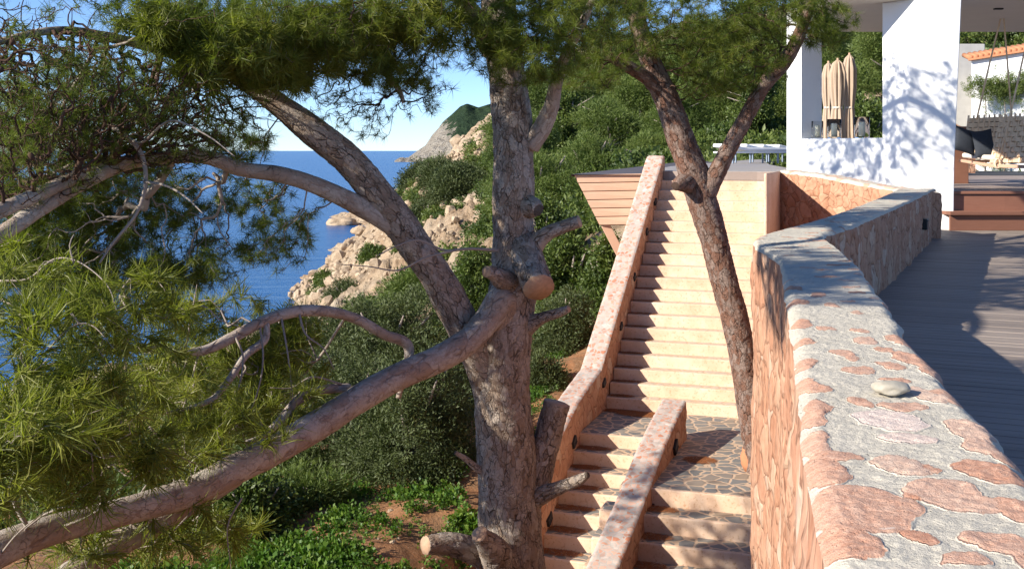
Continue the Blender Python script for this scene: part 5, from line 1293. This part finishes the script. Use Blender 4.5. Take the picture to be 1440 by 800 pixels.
B = [
 ("juniper_shrub", 'juniper', 575, 15.5, 210, 215, "tall dark juniper bush right below the long low pine limb", 900, 1.0),
 ("juniper_shrub", 'juniper', 480, 16.5, 190, 190, "broad dark juniper bush leaning out left of the tallest juniper bush", 700, 1.0),
 ("juniper_shrub", 'juniper', 640, 18, 90, 130, "narrow dark juniper bush filling the gap beside the big pine trunk", 380, 1.0),
 ("juniper_shrub", 'juniper', 545, 24, 230, 130, "wide juniper mound on the slope above the dark junipers", 900, 1.4),
 ("juniper_shrub", 'juniper', 430, 27, 180, 120, "dull green juniper mound half hidden behind the near twigs", 600, 1.5),
 ("mastic_shrub", 'mastic', 672, 29, 76, 128, "bright upright mastic bush just left of the big pine trunk", 420, 1.4),
 ("mastic_shrub", 'mastic', 640, 31, 60, 66, "smaller mastic bush at the foot of the bright upright one", 220, 1.4),
 ("mastic_shrub", 'mastic', 800, 25, 120, 125, "dense green mastic bush under the timber balcony strut", 520, 1.4),
 ("mastic_shrub", 'mastic', 850, 23, 80, 110, "mastic bush pressed against the outer side of the parapet wall", 360, 1.3),
 ("mastic_shrub", 'mastic', 765, 31, 110, 110, "mastic bush showing between the pine trunk and the sawn log stub", 480, 1.6),
 ("juniper_shrub", 'juniper', 795, 20.5, 95, 105, "grey green juniper bush half way down the parapet wall", 380, 1.1),
 ("juniper_shrub", 'juniper', 765, 18.3, 60, 62, "small juniper bush between the big pine trunk and the parapet", 200, 1.0),
 ("mastic_shrub", 'lightpine', 430, 14.2, 120, 70, "light green bush at the left foot of the dark junipers", 260, .9),
 ("mastic_shrub", 'mastic', 350, 13.5, 150, 100, "leafy green bush below the low limb at the left of the slope", 340, 1.0),
 ("juniper_shrub", 'juniper', 260, 14.5, 170, 130, "dull juniper bush behind the near needles at the far left", 400, 1.1),
 ("juniper_shrub", 'juniper', 330, 20, 200, 120, "low juniper bush behind the long limb left of the broad junipers", 400, 1.2),
 ("mastic_shrub", 'lightpine', 590, 40, 110, 60, "yellow green bush at the lower edge of the pale shore slope", 240, 2.2),
 ("shore_bush", 'mastic', 462, 97, 36, 22, "small green bush among the shore rocks nearest the water", 130, 3.4),
 ("shore_bush", 'mastic', 525, 90, 30, 18, "small green bush among the shore rocks beside the leaning limb", 120, 3.2),
 ("shore_bush", 'juniper', 488, 72, 60, 30, "dull bush at the foot of the shore rubble", 180, 3.0),
 ("pine_bush", 'lightpine', 760, 42, 150, 90, "light green young pine above the bushes right of the trunk", 500, 2.0),
 ("pine_bush", 'lightpine', 830, 46, 120, 80, "light green young pine behind the timber balcony", 420, 2.0),
 ("pine_bush", 'mastic', 725, 55, 100, 80, "rounded dark bush on the slope directly behind the big trunk", 500, 2.6),
 ("dark_pine", 'juniper', 588, 118, 52, 44, "small rounded dark tree alone on the shore ridge against the sea", 300, 4.2),
 ("dark_pine", 'juniper', 620, 95, 70, 36, "dark bush left of the pale rubble on the shore slope", 300, 4.0),
 ("dark_pine", 'juniper', 650, 85, 95, 50, "broad dark bush at the middle of the shore slope", 420, 4.0),
 ("dark_pine", 'juniper', 600, 88, 66, 40, "low dark bush on the seaward end of the shore slope", 280, 3.8),
 ("dark_pine", 'mastic', 700, 88, 50, 50, "green bush on the shore slope touching the big trunk", 280, 3.8),
 ("courtyard_tree", 'mastic', 1215, 36, 110, 160, "dense green tree seen through the white wall opening", 800, 2.2),
 ("courtyard_tree", 'lightpine', 1268, 33, 90, 120, "lower bright bush behind the ledge lanterns and pillar", 300, 1.8),
]
for i, (nm, kd, x, D, w, h, lb, n, k) in enumerate(B):
    bush(nm, kd, x, D, w, h, lb, "tree" if nm in ("dark_pine", "courtyard_tree") else "shrub", None, i, n, k=k, dz=-.1)

# pines on the hill behind the stairs: trunk and layered crown each
def hill_pine(x, D, wpx, hpx, label, seed, kind='lightpine', group=None, tone=0.):
    g = np.random.default_rng(400 + seed); X = (x - 720) / F * D; z0 = float(tz(X, D)[0]) - .2; w, h = wpx / F * D / 2, hpx / F * D
    root = empty("hill_pine", (X, D, z0)); tag(root, label, "pine tree", group)
    m = MB(); b = V((X, D, z0)); lean = V((g.uniform(-.1, .1) * h, 0, 0)); m.tube([b, b + lean * .5 + V((0, 0, h * .4)), b + lean + V((0, 0, h * .85))], [h * .03, h * .022, h * .008], 8)
    for j in range(7):
        a = g.random() * 6.28; z = h * g.uniform(.3, .8); m.tube([b + lean * (z / h) + V((0, 0, z)), b + lean + V((math.cos(a) * w * .7, math.sin(a) * w * .7, z + h * .12))], [h * .012, h * .004], 5)
    m.build("trunk", M['twig'], root, smooth=True)
    nl = 16; P_, D_ = [], []
    for j in range(nl):
        a = g.random() * 6.28; z = g.uniform(.25, .95); rr = w * (1.05 - .62 * z) * g.uniform(.35, 1.0); c = np.array([X, D, z0]) + np.array([math.cos(a) * rr, math.sin(a) * rr, z * h]) + np.array(lean) * z
        q = g.normal(0, 1, (34, 3)); q /= np.linalg.norm(q, axis=1)[:, None]; q *= (g.random(34) ** .4)[:, None]; P_.append(c + q * np.array([w * .42, w * .42, h * .13])); D_.append(q + np.array([0, 0, .6]))
    P_, D_ = np.concatenate(P_), np.concatenate(D_)
    tn = np.clip(.5 + .5 * fbm(P_ * (2 / w), 3, seed) + g.normal(0, .16, len(P_)) + tone, 0, 1)
    scatter("crown", LT[kind], P_, D_, g.uniform(.7, 1.3, len(P_)) * D / 24, tn, M[kind], root, g)
HPN = [(745, 60, 120, 150), (800, 66, 130, 140), (860, 62, 110, 120), (905, 72, 110, 120), (955, 60, 100, 105), (1010, 66, 110, 110), (1060, 58, 90, 95), (1095, 62, 80, 110), (780, 88, 130, 110), (880, 95, 120, 100), (980, 92, 120, 100), (1080, 95, 120, 110), (830, 48, 80, 70), (920, 50, 90, 60), (1150, 70, 110, 130), (1250, 62, 120, 140), (1370, 80, 90, 70), (1420, 74, 90, 70)]
for i, (x, D, w, h) in enumerate(HPN):
    hill_pine(x, D, w, h, "pine among the green wood covering the hill behind the pool deck", i, 'mastic' if i % 5 == 1 else 'lightpine', "pines on the hill behind the pool deck", (-.18, .1, 0, .2)[i % 4])

# scrub that covers the rest of the hillside as one mass
def scrub():
    g = np.random.default_rng(77); P_, S_, T_ = [], [], []
    cnt = 0
    def region(n, x0, x1, d0, d1, dens, hmul=1.):
        nonlocal P_, S_, T_
        x = g.uniform(x0, x1, n); D = np.exp(g.uniform(math.log(d0), math.log(d1), n)); X = (x - 720) / F * D
        z = tz(X, D); msk = fbm(np.stack([X / D * 9, np.log(D) * 3.2, z * 0], 1), 4, 41)
        ok = (msk > dens) & (z > .8)
        return X[ok], D[ok], z[ok]
    for (n, x0, x1, d0, d1, dens, hm) in ((1500, 715, 1500, 40, 150, -.3, 1.0), (340, 560, 720, 50, 160, .26, .6), (200, 380, 640, 24, 60, .02, .8), (500, -500, 420, 14, 70, -.25, 1.), (160, 720, 900, 22, 42, -.2, .8), (60, 440, 620, 60, 110, .25, .5), (500, 1450, 2600, 25, 120, -.3, 1.)):
        X, D, z = region(n, x0, x1, d0, d1, dens)
        for a, b, c in zip(X, D, z):
            s = g.uniform(.5, 1.25) * (.35 + b / 60 * .9) * hm; s = min(s, 2.2); m = 26
            v = g.normal(0, 1, (m, 3)); v /= np.linalg.norm(v, axis=1)[:, None]; v[:, 2] = np.abs(v[:, 2]); v *= (.5 + .5 * g.random(m))[:, None]
            P_.append(np.array([a, b, c - .1]) + v * np.array([s, s, s * .8]) ); S_.append(np.full(m, s * 2.3)); T_.append(np.clip(g.normal(g.choice([.08, .3, .5, .75, 1.0]), .1, m), 0, 1))
    P_ = np.concatenate(P_); S_ = np.concatenate(S_); T_ = np.concatenate(T_)
    tmp = leaf_templates(6, 30, .10, .4, .16, 9, .3)
    tag(scatter("hillside_scrub", tmp, P_, g.normal(0, .5, P_.shape) + np.array([0, 0, 1.]), S_ * g.uniform(.7, 1.2, len(S_)), T_, M['mastic'], None, g), "mixed green scrub covering the hillside", "scrub", None, 'stuff')
scrub()

# bright weeds on the orange soil
def weeds():
    g = np.random.default_rng(5); tmp = leaf_templates(8, 26, .055, .75, .10, 21, .6); P_, S_ = [], []
    for (x, y0, D, w, n) in ((545, 0, 14.8, 120, 220), (440, 0, 12.6, 110, 240), (520, 0, 11.6, 120, 200), (600, 0, 13.4, 60, 50), (450, 0, 11.3, 130, 600), (640, 0, 11.0, 90, 420), (540, 0, 13, 90, 40), (750, 0, 17.2, 50, 260), (745, 0, 15.6, 40, 160), (650, 0, 13.2, 40, 120), (575, 0, 12.2, 160, 40), (380, 0, 12, 120, 300), (620, 0, 15.5, 60, 200), (250, 0, 11, 200, 500), (780, 0, 19.3, 40, 60)):
        k = max(3, n // 14); cx = x + g.normal(0, w * .45, k); cD = D * (1 + g.normal(0, .045, k)); 
        for a, d in zip(cx, cD):
            m = 14; xx = (a - 720) / F * d + g.normal(0, .11, m); yy = d + g.normal(0, .11, m); P_.append(np.stack([xx, yy, tz(xx, yy) + .03 + .05 * g.random(m)], 1)); S_.append(g.uniform(.3, 1.3) * g.uniform(.7, 1.2, m))
    P_ = np.concatenate(P_); S_ = np.concatenate(S_); T_ = np.clip(.5 + .5 * fbm(P_ * 2, 3, 8) + g.normal(0, .15, len(P_)), 0, 1)
    tag(scatter("ground_cover", tmp, P_, g.normal(0, .3, P_.shape) + np.array([0, 0, 1.]), S_, T_, M['weed'], None, g), "bright green leafy weeds spreading over orange soil", "weeds", None, 'stuff')
weeds()

# pale boulders along the shore and a mass of rubble
rocks = [blob_mesh("boulder", M['rock'], (1, .9, .75), s, .55, 4, 1.3) for s in (2, 5, 9, 14)]
for me in rocks:   # facet them a little
    co = np.array([v.co[:] for v in me.vertices]); f1, ed, idr = worley(co * 1.6, 3); co *= (1 + (idr - .5) * .16)[:, None]; me.vertices.foreach_set("co", co.astype(np.float32).ravel()); me.update()
g = np.random.default_rng(8)
def boulder(x, y, D, wpx, hpx, label, k, group=None):
    o = bpy.data.objects.new("boulder", rocks[k % 4]); COL.objects.link(o); o.location = P(x, y, D); w = wpx / F * D / 2; o.scale = (w, w * .8, hpx / F * D / 2 / .75); o.rotation_euler = (0, 0, k * 1.3); tag(o, label, "boulder", group); return o
boulder(482, 314, 215, 42, 18, "pale boulder standing alone in the blue sea off the shore", 0)
boulder(490, 347, 130, 30, 20, "largest pale boulder at the waterline below the slope", 1)
boulder(520, 352, 105, 22, 16, "rounded pale boulder behind the waterline boulder", 2)
boulder(468, 366, 120, 24, 12, "low pale boulder at the seaward tip of the shore", 3)
boulder(505, 325, 150, 22, 14, "small pale boulder in the shallow water by the shore", 2)
boulder(880, 222, 47, 26, 22, "grey boulder on the hill just above the timber balcony", 1)
boulder(903, 228, 46, 22, 16, "smaller grey boulder beside the parapet head", 3)
def rubble():
    g = np.random.default_rng(31); P_, S_ = [], []
    for (x, y, D, hw, hh, n) in ((640, 212, 102, 55, 22, 480), (600, 222, 105, 30, 12, 60), (660, 195, 112, 30, 12, 120), (560, 318, 90, 70, 35, 150), (480, 385, 95, 65, 28, 420), (430, 385, 90, 40, 22, 160), (620, 335, 62, 70, 40, 200), (530, 350, 80, 50, 30, 160), (450, 420, 60, 50, 25, 160), (700, 300, 50, 60, 40, 60), (415, 700, 14, 60, 40, 60), (560, 760, 12.4, 140, 50, 90), (1355, 130, 44, 14, 30, 40), (440, 400, 105, 40, 16, 200)):
        xx = g.normal(x, hw * .5, n); dd = D * (1 + g.normal(0, .10, n)); X = (xx - 720) / F * dd; z = tz(X, dd); P_.append(np.stack([X, dd, z], 1)); S_.append(np.clip(np.exp(g.normal(-.35, .75, n)), 0, 3.6) * dd * .0027)
    P_ = np.concatenate(P_); S_ = np.concatenate(S_)
    tm = []
    import bmesh
    for s in range(6):
        bm = bmesh.new()
        for q in g.normal(0, 1, (34, 3)): bm.verts.new(q / np.linalg.norm(q) * g.uniform(.7, 1.05) * np.array([1, .8, .7]))
        rr = bmesh.ops.convex_hull(bm, input=bm.verts); bmesh.ops.delete(bm, geom=[v for v in bm.verts if not v.link_faces], context='VERTS'); bmesh.ops.triangulate(bm, faces=bm.faces); bmesh.ops.recalc_face_normals(bm, faces=bm.faces); bm.verts.index_update()
        co = np.array([v.co[:] for v in bm.verts]); f = np.array([[v.index for v in fa.verts] for fa in bm.faces]); bm.free()
        tm.append((co, f, np.zeros(len(co))))
    o = scatter("rubble", tm, P_, g.normal(0, 1, P_.shape), S_, np.zeros(len(P_)), M['rock'], None, g)
    tag(o, "loose pale rubble and stones strewn over the shore slope", "rubble", None, 'stuff')
rubble()

# climbers trained on the white outbuilding
cl = [(1385, "left climbing plant on the white outbuilding"), (1412, "middle climbing plant on the white outbuilding"), (1446, "right climbing plant on the white outbuilding, cut by the picture edge")]
for i, (x, lb) in enumerate(cl):
    g = np.random.default_rng(60 + i); D = 39.2; c = Pa(x, 212, D); z0, z1 = EYE - 1.0, EYE + (212 - 118) / F * D
    root = empty("climbing_plant", (c[0], D, z0)); tag(root, lb, "climber")
    m = MB(); m.tube([(c[0], D, z0), (c[0] + .05, D - .02, (z0 + z1) / 2), (c[0], D, z1)], [.035, .03, .012], 6); m.build("stem", M['twig'], root, smooth=True)
    n = 150; p = np.stack([c[0] + g.normal(0, .38, n), D + g.normal(0, .12, n) - .1, z1 + g.normal(-.1, .22, n)], 1); p2 = np.stack([c[0] + g.normal(0, .16, 60), D + g.normal(0, .1, 60), g.uniform(z0, z1, 60)], 1)
    p = np.concatenate([p, p2]); scatter("foliage", LT['mastic'], p, g.normal(0, 1, p.shape), g.uniform(.5, .9, len(p)), np.clip(g.normal(.7, .2, len(p)), 0, 1), M['lightpine'], root, g)
